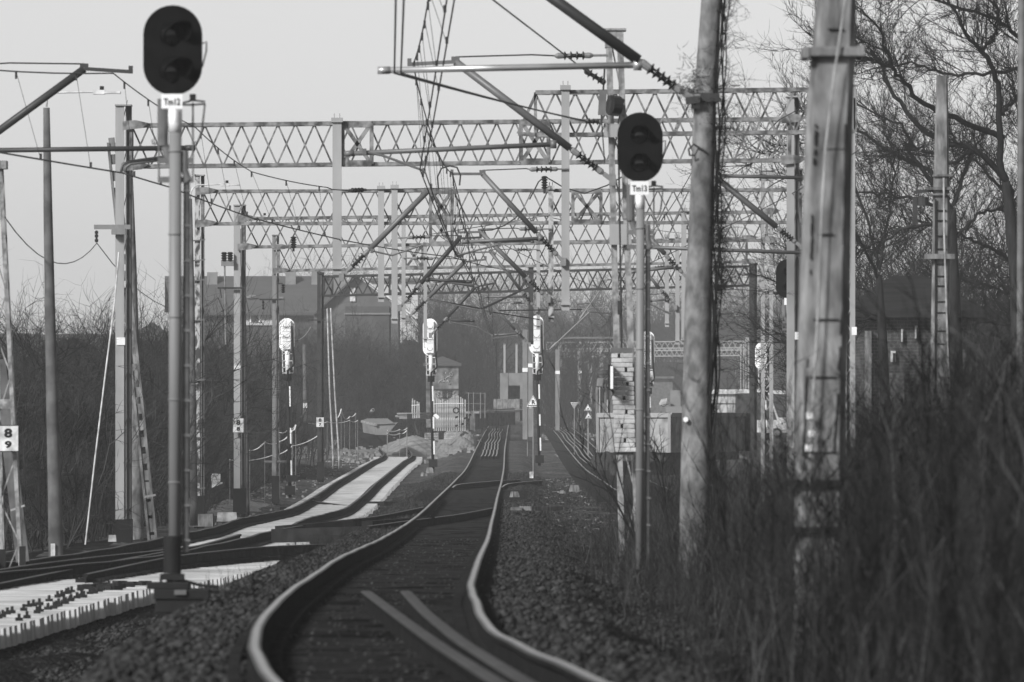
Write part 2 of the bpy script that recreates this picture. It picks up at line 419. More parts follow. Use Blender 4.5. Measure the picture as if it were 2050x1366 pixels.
# left track under construction
T=thing('railway_track','unballasted track of new white concrete sleepers with dark rails left of the main line','railway track',(float(lXf(200)),200,CAMZ-3.1))
def waveL(z): return .05*math.exp(-((z-190)/14)**2)-.04*math.exp(-((z-172)/10)**2)-.06*math.exp(-((z-235)/16)**2)+.04*math.exp(-((z-300)/18)**2)
lDw=lambda z: float(lD(z))-waveL(z)
for s,sd in ((-1,.4),(1,2.2)):
    rail('rail', line_z(lXf,lDw,112,468,s*.735,wob=.006,seed=sd), T, 'rail_rust')
sleepers(T,lXf,lDw,150.2,446,.6,2.55,.19,.2,.27,'concrete_new',100,'concrete_sleeper',jit=.006)
mb=MB()
for z in np.arange(150.2,446,.6):
    for s in (-1,1): mb.box((float(lXf(z))+s*.735,z,CAMZ-lDw(z)-.165),.42,.16,.05)
tag(mb.build('rail_fastener','rail_side',T),None,None,kind='stuff')

# turnout bearers at the left
def xr(z): return interp(z,[86,93,104,115.4,115.6,130,149],[-5.75,-5.6,-5.25,-4.9,-4.55,-4.0,-3.2])
T=thing('railway_turnout','unfinished turnout of long new concrete bearers and dark switch rails at the left edge','turnout',(-6.5,118,CAMZ-2.7))
sleepers(T,lXf,lDw,88.5,149.8,.61,2,.19,.22,.565,'concrete_new',101,'concrete_bearer',half=lambda z:(min(-8.3,float(lXf(z))-1.4) if z<130 else float(lXf(z))-1.4+(z-130)*.0, xr(z)),jit=.003)
def R(pts, parent, name='rail', top='rail_rust', label=None, k_=1.):
    # points x,y,Z joined smoothly
    q=[P(*p) for p in pts]; out=[]
    for a,b in zip(q[:-1],q[1:]):
        for k in range(6): out.append(a.lerp(b,k/6))
    out.append(q[-1]); 
    for _ in range(3): out=[out[0]]+[(out[i-1]+out[i]*2+out[i+1])/4 for i in range(1,len(out)-1)]+[out[-1]]
    return rail(name,out,parent,top,label=label,k=k_)
R([(655,1089,146),(520,1094,142),(375,1109,135),(319,1118,131.5),(171,1149,119.5)],T,'switch_rail')
R([(480,1069,170),(395,1093,147),(321,1101,141),(193,1114,133),(60,1130,125),(-40,1146,119)],T,'switch_rail')
R([(330,1104,141),(230,1122,132),(100,1147,121),(-40,1175,112)],T,'switch_rail')
mb=MB()
for row,(z0,z1,x0,x1) in enumerate([(97,116,-5.92,-5.72),(97,116,-5.62,-5.46),(97,113,-6.2,-6.0),(114,124,-6.5,-6.3)]):
    for z in np.arange(z0,z1,.61):
        if random.random()<.8 and row<2:
            x=x0+(x1-x0)*(z-z0)/(z1-z0)+U(-.04,.04); zt=CAMZ-lDw(z)-.19
            mb.box((x,z,zt+.02),.08,.08,.04,rz=U(-.3,.3)); mb.box((x,z,zt+.06),.035,.035,.05)
for z in np.arange(114,118,.61):
    for k in range(2): mb.box((-5.55+U(-.35,.3)+(z-113)*.07,z,CAMZ-lDw(z)-.16),.16,.14,.06,rz=U(-1,1))
tag(mb.build('rail_fastener','black_paint',T),None,None,kind='stuff')
mb=MB()
for z in np.arange(120,149,.61):
    for k in range(3):
        x=[float(np.interp(z,[119.5,131.5,135,142,146],[-5.98,-5.43,-5.13,-4.2,-3.16])), float(lXf(z))+.735, float(lXf(z))-.735][k]
        mb.box((x,z,CAMZ-lDw(z)-.165),.36,.16,.06)
tag(mb.build('rail_chair','rail_side',T),None,None,kind='stuff')

# cross-over between the two tracks
T=thing('railway_crossover','dark disused cross-over rails joining the main line to the white left track','rail crossover',P(760,1062,165))
R([(847,1015,187),(754,1034,168),(665,1043,165),(565,1058,162)],T,'crossing_rail')
R([(985,1017,186),(917,1030,172),(825,1041,160),(736,1053,150)],T,'crossing_rail')
mb=MB()
for a,b,w,h in (((552,1073,160),(738,1068,158),.22,.26),((560,1064,163),(700,1052,164),.3,.2),((735,1056,155),(860,1046,165),.2,.22),((630,1080,157),(760,1086,152),.2,.16)):
    mb.beam(P(*a),P(*b),w,h,up=(0,0,1))
mb.build('timber_beam','timber',T)
# frog where the left track meets it
T=thing('crossing_frog','bent dark check rail lying across the white sleepers of the left track','check rail',P(690,1008,262))
R([(640,994,263),(622,998,263),(628,1003,261),(680,1010,258),(716,1013,256)],T,'check_rail')
R([(716,999,268),(724,1003,268),(760,1005,268),(815,1007,268)],T,'check_rail')
mb=MB(); mb.beam(P(742,1008,262),P(800,1009,264),.9,.12,up=(0,0,1)); mb.beam(P(560,1019,255),P(705,1021,255),.25,.12,up=(0,0,1)); mb.build('timber_plate','timber',T)

# turnout to the right on the main line
T=thing('railway_turnout','polished diverging rails leaving the main line to the right beyond the cross-over','turnout',P(985,970,255))
R([(906,976,246),(912,971,252),(925,968.5,257),(999,962,272),(1040,960.5,276)],T,'switch_rail','rail_top')
R([(1004,976,247),(1010,971,254),(1018,968,260),(1062,963.5,273),(1085,962,277)],T,'switch_rail','rail_top')
mb=MB()
for k,z in enumerate(np.arange(216,244,1.7)): mb.beam(V((-2.5,z,CAMZ-float(mD(z))-.15)),V((.4,z,CAMZ-float(mD(z))-.15)),.26,.12,up=(0,0,1))
mb.build('timber_bearer','timber',T)

# right hand track
T=thing('railway_track','second rusty track right of the main line, disappearing behind the brush and the open wagon','railway track',(3.5,400,CAMZ-2.6))
rXf=lambda z: 3.55+ (0 if z<600 else -(z-600)**2*.00006)
for s in (-1,1): rail('rail', line_z(rXf,lambda z:float(mD(z))-.02,230,720,s*.735,step=2.,wob=.01,seed=s), T,'rail_top')
sleepers(T,rXf,lambda z:float(mD(z))-.02,230,700,1.2,2.5,.18,.14,.24,'timber',0,'timber_sleeper')

# loose rails lying in the track
for nm,lab,pts in (('loose_rail','left of the two short spare rails lying between the near rails',[(733,1183,70.5),(800,1233,59.5),(880,1290,50.5),(950,1334,44),(1030,1384,38)]),
               ('loose_rail','right of the two short spare rails lying between the near rails',[(812,1183,71),(852,1225,61.5),(920,1280,52),(1000,1330,44.5),(1090,1384,38)])):
    o=R(pts,None,nm,'rail_dull',k_=1.3); tag(o,lab,'rail','spare rails in the near track')
    o.data.transform(__import__('mathutils').Matrix.Translation((0,0,0)))
k5=['outermost left','second from the left','middle','second from the right','outermost right']
for k in range(5):
    off=-.36+.17*k; pts=[]
    for z in np.arange(395,620,5):
        wv=.05*math.sin((z-395)*.07+.3)+.07*(1 if 430<z<470 else 0)
        pts.append(V((float(mXf(z))+off+wv, z, CAMZ-float(mD(z))-.02)))
    o=rail('stored_rail',pts,None,'rail_top'); tag(o,'%s of the five stored rails lying between the far main rails'%k5[k],'rail','rails stored between the main rails')
for k in range(4):
    pts=[V((3.15+.22*k+.05*math.sin(z*.06), z, CAMZ-float(mD(z))-.02)) for z in np.arange(360,640,6)]
    o=rail('stored_rail',pts,None,'rail_top'); tag(o,'%s of the four stored rails on the right hand track'%['leftmost','second from the left','third from the left','rightmost'][k],'rail','rails stored on the right track')
# ------------------------------------------------------------ building blocks of the overhead line
def insulator(dark, cap, a, b, r=.085, n=5):
    """ribbed insulator from a to b with pale metal ends"""
    a=V(a); b=V(b); d=b-a
    dark.tube(a.lerp(b,.2),a.lerp(b,.8),r*.42,n=8)
    for k in range(n):
        t=.26+.48*k/(n-1); c=a.lerp(b,t); e=d.normalized()*.012
        dark.poly([c-e*2,c,c+e*1.2],[r*.45,r,r*.5],10)
    cap.poly([a,a.lerp(b,.08),a.lerp(b,.24)],[r*.3,r*.62,r*.55],8); cap.poly([a.lerp(b,.76),a.lerp(b,.92),b],[r*.55,r*.62,r*.3],8)
def dmast(mb, x0, x1, ytop, ybase, Z, gap=.45, split=.56, topc=True):
    """steel mast of a bright front channel and a darker back channel set behind it to the right"""
    w=(x1-x0)*Z/F; zt=P(0,ytop,Z).z; zb=P(0,ybase,Z).z-.3; X=px(x0,Z); wf=w*split; wb=w*.40
    h=zt-zb; c=(zt+zb)/2
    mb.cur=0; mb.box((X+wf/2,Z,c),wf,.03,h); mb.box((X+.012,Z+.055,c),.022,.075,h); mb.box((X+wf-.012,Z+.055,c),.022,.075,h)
    mb.cur=1; mb.box((X+w-wb/2,Z+gap,c),wb,.03,h); mb.box((X+w-.012,Z+gap-.05,c),.022,.06,h); mb.box((X+w-wb+.012,Z+gap-.05,c),.022,.06,h)  # back channel gets the darker steel, its shade painted in
    z=zb+.5
    while z<zt-.3: mb.beam((X+wf*.8,Z+.08,z),(X+w-wb*.7,Z+gap-.08,z+.45),.012,.05); z+=.9
    mb.cur=0
    if topc: mb.box((X+w/2,Z+gap/2,zt+.015),w+.02,gap+.12,.03)
def lmast(mb, x0, x1, ytop, ybase, Z, leg=.09, x0b=None, x1b=None, pitch=.55, depth=.4, topbox=True, lace=.022):
    """lattice mast with two wide faces"""
    x0b=x0 if x0b is None else x0b; x1b=x1 if x1b is None else x1b
    A0=P(x0,ytop,Z); A1=P(x1,ytop,Z); B0=P(x0b,ybase,Z)-V((0,0,.3)); B1=P(x1b,ybase,Z)-V((0,0,.3)); D=V((0,depth,0)); i=V((leg/2,0,0))
    for d in (V((0,0,0)),D):
        mb.beam(A0+i+d,B0+i+d,leg,.06); mb.beam(A1-i+d,B1-i+d,leg,.06)
    H=A0.z-B0.z; n=max(2,int(H/pitch))
    for k in range(n):
        t0=k/n; t1=(k+1)/n; t=(t0+t1)/2
        l0=A0.lerp(B0,t0)+i; l1=A0.lerp(B0,t1)+i; r=A1.lerp(B1,t)-i
        for d in (V((0,.03,0)),): mb.beam(l0+d,r+d,lace,.012); mb.beam(r+d,l1+d,lace,.012)
        mb.beam(l0,l1+D,.03,.012); mb.beam(A1.lerp(B1,t0)-i,A1.lerp(B1,t1)-i+D,.03,.012)
    if topbox:
        w=(A1-A0).length; mb.box((A0+A1)/2+D/2-V((0,0,.12)),w+.02,depth+.08,.24); mb.box((A0+A1)/2+D/2+V((0,0,.02)),w+.1,depth+.14,.03)
def truss(mb, xl, xr_, ytl, ytr, dep, Z, thick=.5, ybay=.74, chord=.075, lace=.035, slope=0):
    """box girder with crossed lacing: top chords from (xl,ytl) to (xr,ytr), dep metres deep"""
    A=P(xl,ytl,Z); B=P(xr_,ytr,Z); dn=V((0,0,-dep)); D=V((0,thick,0)); L=(B-A).length
    for d in (V((0,0,0)),D):
        mb.beam(A+d,B+d,chord,chord); mb.beam(A+dn+d,B+dn+d,chord,chord); mb.beam(A+d,A+dn+d,chord*.8,chord*.8); mb.beam(B+d,B+dn+d,chord*.8,chord*.8)
    n=max(2,int(round(L/ybay)))
    for k in range(n):
        t0=k/n; t1=(k+1)/n; t=(t0+t1)/2
        a,b,c=A.lerp(B,t0)+dn,A.lerp(B,t),A.lerp(B,t1)+dn
        mb.beam(a,b,lace,.015,taper=1.); mb.beam(b,c,lace,.015)
        a,b,c=A.lerp(B,t0)+D,A.lerp(B,t)+dn+D,A.lerp(B,t1)+D
        mb.beam(a,b,lace,.015); mb.beam(b,c,lace,.015)
        mb.beam(A.lerp(B,t0),A.lerp(B,t)+D,lace*.8,.012,up=(0,0,1)); mb.beam(A.lerp(B,t)+D,A.lerp(B,t1),lace*.8,.012,up=(0,0,1))
        mb.beam(A.lerp(B,t0)+dn,A.lerp(B,t)+D+dn,lace*.8,.012,up=(0,0,1)); mb.beam(A.lerp(B,t)+D+dn,A.lerp(B,t1)+dn,lace*.8,.012,up=(0,0,1))
    return A,B,dn
def splice(mb, x0, x1, yt, dep, Z, w=.1):
    """stiffened panel where two lengths of girder are bolted together"""
    a=P(x0,yt,Z)-V((0,.05,0)); b=P(x1,yt,Z)-V((0,.05,0)); dn=V((0,0,-dep))
    mb.beam(a,a+dn,w*.8,.04); mb.beam(b,b+dn,w*.8,.04); mb.beam(a+dn*.03,b+dn*.03,.13,.05,up=(0,1,0)); mb.beam(a+dn*.98,b+dn*.98,.13,.05,up=(0,1,0))
    mb.beam(a,b+dn,w*.8,.03); mb.beam(a+dn,b,w*.8,.03)
def droppost(mb, x0, x1, yt, yb, Z, yoff=-.14):
    w=(x1-x0)*Z/F; zt=P(0,yt,Z).z; zb=P(0,yb,Z).z; X=px((x0+x1)/2,Z); c=(zt+zb)/2; h=zt-zb
    mb.box((X,Z+yoff,c),w,.04,h); mb.box((X-w/2+.01,Z+yoff+.06,c),.02,.1,h); mb.box((X+w/2-.01,Z+yoff+.06,c),.02,.1,h)
    mb.box((X,Z+yoff+.03,zt+.02),w+.05,.2,.09); mb.box((X,Z+yoff-.02,zb+.12),w+.03,.1,.03)
    for q in (-.3,.3): mb.box((X+q*w,Z+yoff+.03,zt+.08),.02,.02,.14)

def portal(label, Z, xl, xr_, ytl, ytr, dep, masts, drops, splices=(), paint='truss_paint', mastmat='steel_pale', gusset=True, group='portal gantries over the tracks', chord=.075, lace=.035, ybay=.74):
    xm=masts[0][1] if masts else xl
    T=thing('portal_gantry',label,'gantry',(px(xm,Z),Z,gz(px(xm,Z),Z)),group)
    mb=MB(); A,B,dn=truss(mb,xl,xr_,ytl,ytr,dep,Z,chord=chord,lace=lace,ybay=ybay)
    for (a,b) in splices: splice(mb,a,b,ytl+(ytr-ytl)*(a-xl)/(xr_-xl),dep,Z)
    mb.build('lattice_beam',paint,T)
    for m in masts:
        mb=MB(); kind,x0,x1,yt,yb=m[:5]; mm=m[5] if len(m)>5 else mastmat
        if kind=='d': dmast(mb,x0,x1,yt,yb,Z)
        elif kind=='l': lmast(mb,x0,x1,yt,yb,Z)
        else: mb.beam(P((x0+x1)/2,yt,Z),P((x0+x1)/2,yb,Z)-V((0,0,.3)),(x1-x0)*Z/F,.14)
        mb.cur=0
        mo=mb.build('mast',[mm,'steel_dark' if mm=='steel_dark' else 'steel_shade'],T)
        for extra in m[6:]:
            q=MB(); w=(x1-x0)*Z/F
            if extra[0]=='band': q.box((px(extra[1],Z),Z-.03,P(0,(extra[2]+extra[3])/2,Z).z),extra[4]*Z/F,.012,(extra[3]-extra[2])*Z/F); q.build('reflective_band','white_paint',mo)
            if extra[0]=='foot':
                q.box((px((x0+x1)/2,Z),Z+.2,(P(0,extra[1],Z).z+P(0,yb,Z).z)/2-.1),w*1.12,.62,(yb-extra[1])*Z/F+.2); q.build('painted_foot','black_paint',mo)
            if extra[0]=='base':
                q.box((px((x0+x1)/2,Z),Z+.2,P(0,yb,Z).z-.02),w+.45,.9,.3); q.build('concrete_base','concrete_old',mo)
    if gusset and masts:
        for e,xx in ((A,xl),(B,xr_)):
            mb=MB()
            for d in (V((0,0,0)),dn): mb.prism([(e.x-.16,e.z+d.z-.1),(e.x+.22,e.z+d.z-.06),(e.x+.36,e.z+d.z+.04),(e.x+.1,e.z+d.z+.1),(e.x-.16,e.z+d.z+.08)],Z-.09,Z-.05)
            mb.build('gusset_plate',paint,T)
    for d in drops:
        mb=MB(); droppost(mb,*d[:4],Z); mb.build('drop_post',d[4] if len(d)>4 else mastmat,T)
    return T

def cantilever(label, Z, anchor, knee, tip, tie=None, reg=None, steady=None, r=.045, tube='tube_grey', yoff=-.2, cat='catenary bracket', inslen=.62, tiex=None, hang=None, regmat=None, inv=False):
    """swinging bracket: slanting tube with its insulator at the mast, level head, tie rod with insulator and a level arm for the contact wires"""
    z=lambda p: P(p[0],p[1],Z)+V((0,yoff,0))
    a=z(anchor); k=z(knee); t=z(tip)
    T=thing('catenary_cantilever',label,cat,a,'cantilever brackets holding the overhead wires')
    d=(k-a).normalized(); s0=a+d*.16; s1=a+d*(.16+inslen)
    mb=MB(); mb.tube(s1,k,r,n=10); mb.build('slanting_tube',tube,T,smooth=True)
    dk=MB(); cp=MB(); insulator(dk,cp,s0,s1,.078,5); cp.beam(a,s0,.07,.05); cp.box(a,.1,.14,.16)
    dk.build('insulator','insulator_dark',T,smooth=True); cp.build('insulator_cap','insulator_cap',T)
    mb=MB(); mb.beam(k,t,.05,.11,up=(0,1,0)); mb.box(k+V((0,0,.045)),.12,.08,.06); mb.box(t+V((0,0,.03)),.06,.09,.11); mb.build('head_bracket',tube,T)
    if tie:
        p=z(tie); q=k+V((0,0,.07)); e=(q-p).normalized()
        dk=MB(); cp=MB(); insulator(dk,cp,p+e*.22,p+e*.78,.07,4); cp.tube(p,p+e*.24,.018,n=6)
        dk.build('tie_insulator','insulator_dark',T,smooth=True); cp.build('insulator_cap','insulator_cap',T)
        mb=MB(); mb.poly([p+e*.76,(p+q)/2+V((0,0,.02)),q],.011,6); mb.build('tie_rod','wire',T)
    if reg:
        mb=MB(); p=z(reg[0]); q=z(reg[1]); mb.tube(p,q,.036,n=10); mb.box(p,.09,.09,.12); mb.tube(q-(q-p).normalized()*.14,q,.042,n=10)
        mb.build('registration_arm',regmat or tube,T,smooth=True)
    if steady:
        mb=MB(); pts=[z(p)+V((0,-.03,0)) for p in steady]
        mb.poly(pts,.018,8); mb.box(pts[0],.06,.08,.09); mb.box(pts[-1],.05,.07,.08); mb.build('steady_arm','tube_grey',T)
    if hang:
        mb=MB(); mb.tube(z(hang[0]),z(hang[1]),.008,n=5); mb.build('hanger','wire',T)
    return T

def sag(a, b, s, n=12): return [a.lerp(b,i/n)-V((0,0,s*4*(i/n)*(1-i/n))) for i in range(n+1)]
def wire_path(pts, s=.0, n=10):
    out=[]
    for a,b in zip(pts[:-1],pts[1:]): out+=sag(V(a),V(b),s*((V(b)-V(a)).length/50)**2,n)[:-1]
    return out+[V(pts[-1])]
def at_y(path, Y):
    for a,b in zip(path[:-1],path[1:]):
        if min(a.y,b.y)<=Y<=max(a.y,b.y) and abs(b.y-a.y)>1e-6: return a.lerp(b,(Y-a.y)/(b.y-a.y))
    return None
def overhead(label, mess, contacts, dstep=6., r=.010, rd=.0035, d0=None, d1=None, msag=.5, rc=None, mr=None):
    T=thing('overhead_line',label,'overhead wires',V(mess[0]) if mess else V(contacts[0][0]),'overhead line wires')
    mp=None
    if mess:
        mp=wire_path(mess,msag); mb=MB(); mb.poly(mp,mr or r,6); mb.build('messenger_wire','wire',T)
    cps=[]
    for c in contacts:
        cp=wire_path(c,.06); mb=MB(); mb.poly(cp,rc or r,6); mb.build('contact_wire','wire',T); cps.append(cp)
    if mp and cps and dstep:
        y=(d0 if d0 else max(mp[0].y,cps[0][0].y)+2); y1=d1 if d1 else min(mp[-1].y,cps[0][-1].y)
        while y<y1:
            a=at_y(mp,y); b=at_y(cps[int(y/dstep)%len(cps)],y)
            if a and b:
                mb=MB(); mb.tube(a,b,rd,n=4); mb.box(a-V((0,0,.05)),.03,.03,.1); mb.box(b+V((0,0,.04)),.035,.03,.08); mb.build('dropper','wire',T)
            y+=dstep*U(.8,1.2)
    return T
def shear(mb, y0, dxpx, Z, y1):
    """lean a finished builder: shifts by dxpx at y1, nothing at y0"""
    z0=P(0,y0,Z).z; z1=P(0,y1,Z).z; k=(dxpx*Z/F)/(z1-z0)
    mb.v=[(x+(z-z0)*k,y,z) for x,y,z in mb.v]
# ------------------------------------------------------------ portal gantries
P1=portal('long pale lattice gantry nearest on the left, its tall mast beside the leftmost signal post',170,262,1580,251,238,.82,
  [('d',231,262,212,1080,'steel_pale',('band',242,676,691,17),('foot',1040)),('d',1575,1602,195,1030,'steel_pale',('band',1596,665,680,10))],
  [(666,684,243,550)],[(686,744),(1043,1098)])
P0=portal('highest lattice gantry, starting in mid-air at centre top and running behind the nearest pole',166,1072,1712,185,178,.83,
  [('l',1686,1712,172,1020,'steel_pale',('band',1710,655,671,10))],[(1124,1140,178,622)],[],gusset=False,lace=.04)
mb=MB(); mb.beam(P(1074,186,166),P(1037,268,166),.06,.06); mb.beam(P(1074,186,166.5),P(1037,268,166.5),.06,.06); mb.beam(P(1037,268,166),P(1074,270,166),.075); mb.beam(P(1037,268,166.5),P(1074,270,166.5),.075); mb.build('end_frame','truss_paint',P0)
P2=portal('second lattice gantry from the left, carried on the mast with flaking rusty paint',205,405,1600,383,380,.78,
  [('d',390,408,352,1040,'steel_rusty',('foot',993),('base',)),('d',1593,1607,340,980,'steel_mid')],
  [(757,769,378,605),(784,796,376,648),(1098,1108,378,645,'steel_rusty')],[(1147,1203),(862,905)])
P3=portal('third lattice gantry from the left, its pale mast carrying a plate with two eights',223,488,1536,438,424,.74,
  [('d',468,491,412,1015,'steel_pale',('band',475,731,740,13),('foot',978)),('l',1524,1548,343,985,'steel_pale')],
  [(804,812,432,645),(1364,1374,422,690)],[(862,905)])
P4=portal('fourth lattice gantry from the left, on the mast left of the first white signal',268,557,1495,495,477,.74,
  [('d',545,558,472,995,'steel_mid',('foot',953))],
  [(848,855,490,686),(1074,1081,480,660),(1331,1339,474,655),(1352,1360,474,690)],[(812,846)])
P5=portal('dark unpainted lattice gantry, lowest of the row and crossing in front of the house roofs',320,648,1510,554,533,.72,
  [('d',635,648,547,950,'steel_dark',('foot',925)),('d',1500,1516,528,900,'steel_dark')],
  [(1058,1068,535,690,'steel_dark')],[(780,806),(1040,1066)],paint='truss_dark',mastmat='steel_dark',gusset=False,chord=.085,lace=.05)
# far white gantries
for i,(Z,xa,xb,yt) in enumerate([(760,1094,1500,686),(860,1130,1490,699),(970,1150,1480,711)]):
    lab=['nearest','middle','farthest'][i]+' of the three pale far gantries low behind the counterweight stack'
    T=portal(lab,Z,xa,xb,yt,yt-3,.8,[('l',xb-8,xb,yt-10,860,'steel_pale'),('s',xa+(70 if i else 22),xa+(77 if i else 30),yt-6,860,'steel_mid')],
      [(xa+150,xa+154,yt-2,760)],[],paint='steel_pale',gusset=False,group='far pale gantries',chord=.1,lace=.06,ybay=1.0)

# things fixed to the left masts
mb=MB(); z=170; mb.beam(P(189,455,z)-V((0,.15,0)),P(262,455,z)-V((0,.15,0)),.09,.08); mb.box(P(238,464,z)-V((0,.12,0)),.28,.2,.12); mb.build('side_arm','steel_mid',P1)
mb=MB(); mb.poly([P(194,462,z)-V((0,.15,0)),P(194,486,z)-V((0,.15,0))],.022,6); [mb.box(P(194,y,z)-V((0,.15,0)),.07,.07,.05) for y in (466,473,482)]; mb.build('chain_insulator','insulator_dark',P1)
mb=MB(); mb.beam(P(436,577,223)-V((0,.12,0)),P(488,577,223)-V((0,.12,0)),.05,.06); mb.beam(P(441,579,223)-V((0,.12,0)),P(444,597,223)-V((0,.12,0)),.03); mb.build('side_arm','steel_dark',P3)
dk=MB(); cp=MB()
for x in (449,461): dk.poly([P(x,505+i*2.4,223)-V((0,.1,0)) for i in range(9)],[.05,.085]*4+[.05],10)
cp.beam(P(443,527,223)-V((0,.1,0)),P(468,527,223)-V((0,.1,0)),.16,.1); cp.tube(P(450,530,223)-V((0,.1,0)),P(452,690,223)-V((0,.1,0)),.022,n=6)
dk.build('insulator','insulator_dark',P3); cp.build('insulator_shelf','insulator_cap',P3)
mb=MB(); mb.beam(P(520,600,268)-V((0,.1,0)),P(562,600,268)-V((0,.1,0)),.05,.06); mb.beam(P(556,568,268),P(566,568,268),.04); mb.build('side_arm','steel_dark',P4)
dk=MB(); dk.poly([P(567,569+i*2.2,268) for i in range(9)],[.03,.07]*4+[.03],8); dk.poly([P(527,602+i*3,268) for i in range(7)],[.02,.04]*3+[.02],6); dk.build('insulator','insulator_dark',P4)
mb=MB(); mb.poly([P(551,925,268)+V((.33*math.cos(t),.33*math.sin(t)*.5+.2,0)) for t in np.linspace(0,6.28,18)],.04,6); mb.build('collar','steel_grey',P4)
mb=MB(); mb.beam(P(617,641,320)-V((0,.1,0)),P(652,641,320)-V((0,.1,0)),.05,.05); mb.beam(P(648,617,320),P(655,617,320),.05); mb.build('side_arm','steel_dark',P5)
# step irons and a conduit on the rusty mast
mb=MB()
for y in (480,560,520,640,760,875,977): mb.beam(P(381,y+3,205)-V((0,.05,0)),P(411,y,205)-V((0,.05,0)),.03,.04)
mb.poly([P(385,700,205),P(386,985,205),P(378,1010,205),P(366,1030,205)],.028,6); mb.build('conduit','steel_grey',P2)

# kilometre plates on three masts
def km_plate(label, up, lo, x, y0, y1, Z, w, parent):
    T=thing('distance_plate',label,'distance sign',P(x,(y0+y1)/2,Z)-V((0,.2,0)),'kilometre plates on the left masts')
    h=(y1-y0)*Z/F; W=w*Z/F; c=P(x,(y0+y1)/2,Z)-V((0,.2,0))
    mb=MB(); mb.box(c,W,.02,h); mb.build('plate','white_dirty',T)
    mb=MB(); mb.box(c+V((0,.02,0)),W+.03,.018,h+.03); mb.box(c+V((0,.09,0)),.05,.14,h*.8); mb.build('backing','steel_dark',T)
    mb=MB(); text_mb(mb,up,c+V((0,-.014,h*.22)),.1,bold=.004,fit=(W*(.40 if W<.35 else .27),h*.37)); text_mb(mb,lo,c+V((0,-.014,-h*.24)),.1,bold=.004,fit=(W*(.34 if W<.35 else .23),h*.29)); mb.build('numerals','black_paint',T)
km_plate('white plate reading 8 over 8 on the pale third mast','8','8',477.5,838,866,223,21,P3)
km_plate('white plate reading 8 over 7 on the dark far mast','8','7',641,836,855,320,15,P5)

# lattice mast at the left edge
T=thing('lattice_mast','tapering lattice mast at the left picture edge with a white 8 over 9 plate','mast',P(20,1128,127))
mb=MB(); lmast(mb,-22,4,332,1130,127,leg=.06,x0b=0,x1b=47,pitch=1.05,depth=.35,topbox=False); mb.box(P(-6,330,127)+V((0,.17,0)),.28,.5,.12); mb.box(P(8,809,127),.32,.04,.14); mb.build('lattice','steel_worn',T)
mb=MB(); mb.box(P(5,1116,127)-V((0,0,.05)),.09,.1,.34); mb.box(P(45,1110,127)-V((0,0,.05)),.09,.1,.34); mb.build('painted_foot','black_paint',T)
km_plate('large white plate reading 8 over 9 on the lattice mast at the left edge','8','9',18,853,903,127,40,T)
T=thing('concrete_strut','dark leaning concrete strut behind the lattice mast at the left edge','pole',P(40,1110,128.5))
mb=MB(); mb.beam(P(-2,720,128.5),P(46,1125,128.5),.2,.16); mb.build('strut','concrete_dark',T)
mb=MB(); mb.beam(P(22,1022,128.3)-V((0,.1,0)),P(50,1012,128.3)-V((0,.1,0)),.03,.02); mb.build('strap','steel_pale',T)

# round concrete poles and lamps on the left
def cpole(name,label,cat,Z,pts,material,n=14,group=None,flat=False,base=True):
    b=pts[-1]; T=thing(name,label,cat,P(b[0],b[1],Z),group)
    mb=MB(); P_=[P(x,y,Z) for x,y,w in pts]; rs=[w*Z/F/2 for x,y,w in pts]
    if base: P_.append(P_[-1]-V((0,0,.5))); rs.append(rs[-1])
    if flat:
        vs=[]; 
        for p,r in zip(P_,rs):
            for a,c in ((-1,-.62),(-.72,-1),(.72,-1),(1,-.62),(1,.62),(.72,1),(-.72,1),(-1,.62)): vs.append((p.x+a*r,p.y+c*r,p.z))
        m=len(P_); mb.add(vs,[(i*8+k,i*8+(k+1)%8,(i+1)*8+(k+1)%8,(i+1)*8+k)[::-1] for i in range(m-1) for k in range(8)]+[tuple(range(8))])
        mb.build('shaft',material,T)
    else: mb.poly(P_,rs,n); mb.build('shaft',material,T,smooth=True)
    return T
def lamp(T, x0, y0, x1, y1, Z):
    mb=MB(); a=P(x0,y0,Z); b=P(x1,y1,Z); xs=x0+(8 if x1>x0 else -8)
    mb.poly([a,P(x0+1,y0-14,Z),P(x0+5,y1+7,Z),P(x0+14,y1+1,Z),P(x1-58*135/Z,y1-1,Z),P(x1-40*135/Z,y1,Z)],.016,6); mb.build('lamp_arm','white_dirty',T,smooth=True)
    mb=MB(); L=58*135/Z; c=P(x1-L/2,y1,Z); w=L*Z/F
    mb.box(c-V((w*.28,0,0)),w*.42,.2,.07); mb.box(c+V((w*.2,0,-.005)),w*.58,.24,.035); h=mb.build('luminaire','white_dirty',T)
    mb=MB(); mb.tube(c+V((-w*.18,0,.03)),c+V((-w*.18,0,.10)),.035,n=8); mb.build('light_sensor','black_paint',h)
T=cpole('lamp_pole','dark round concrete lamp pole at far left, its white lamp beside the slanting bracket','lamp post',140,[(93,216,13),(96,420,18),(103,760,23),(110,1020,28),(112,1120,30)],'concrete_dark',group='concrete lamp poles'); lamp(T,93,214,242,185,140)
mb=MB(); mb.box(P(107,1103,140)-V((0,.16,0)),.07,.02,.24); mb.build('number_tag','white_dirty',T)
T=cpole('lamp_pole','dark round concrete lamp pole half hidden between the leftmost signal post and the rusty mast','lamp post',200,[(381,398,7),(384,600,11),(386,800,13),(388,1010,16)],'concrete_dark',group='concrete lamp poles'); lamp(T,381,400,481,370,200)
T=cpole('lamp_pole','grey round concrete lamp pole close behind the pale mast with the two eights plate','lamp post',240,[(483,458,6),(487,600,9),(491,800,11),(493,1005,13)],'concrete_dark',group='concrete lamp poles'); lamp(T,484,460,552,434,240)
T=cpole('lamp_pole','far dark concrete lamp pole under the dark gantry, left of the stored sleepers','lamp post',380,[(609,690,7),(611,800,9),(612,870,10)],'concrete_dark',group='concrete lamp poles')
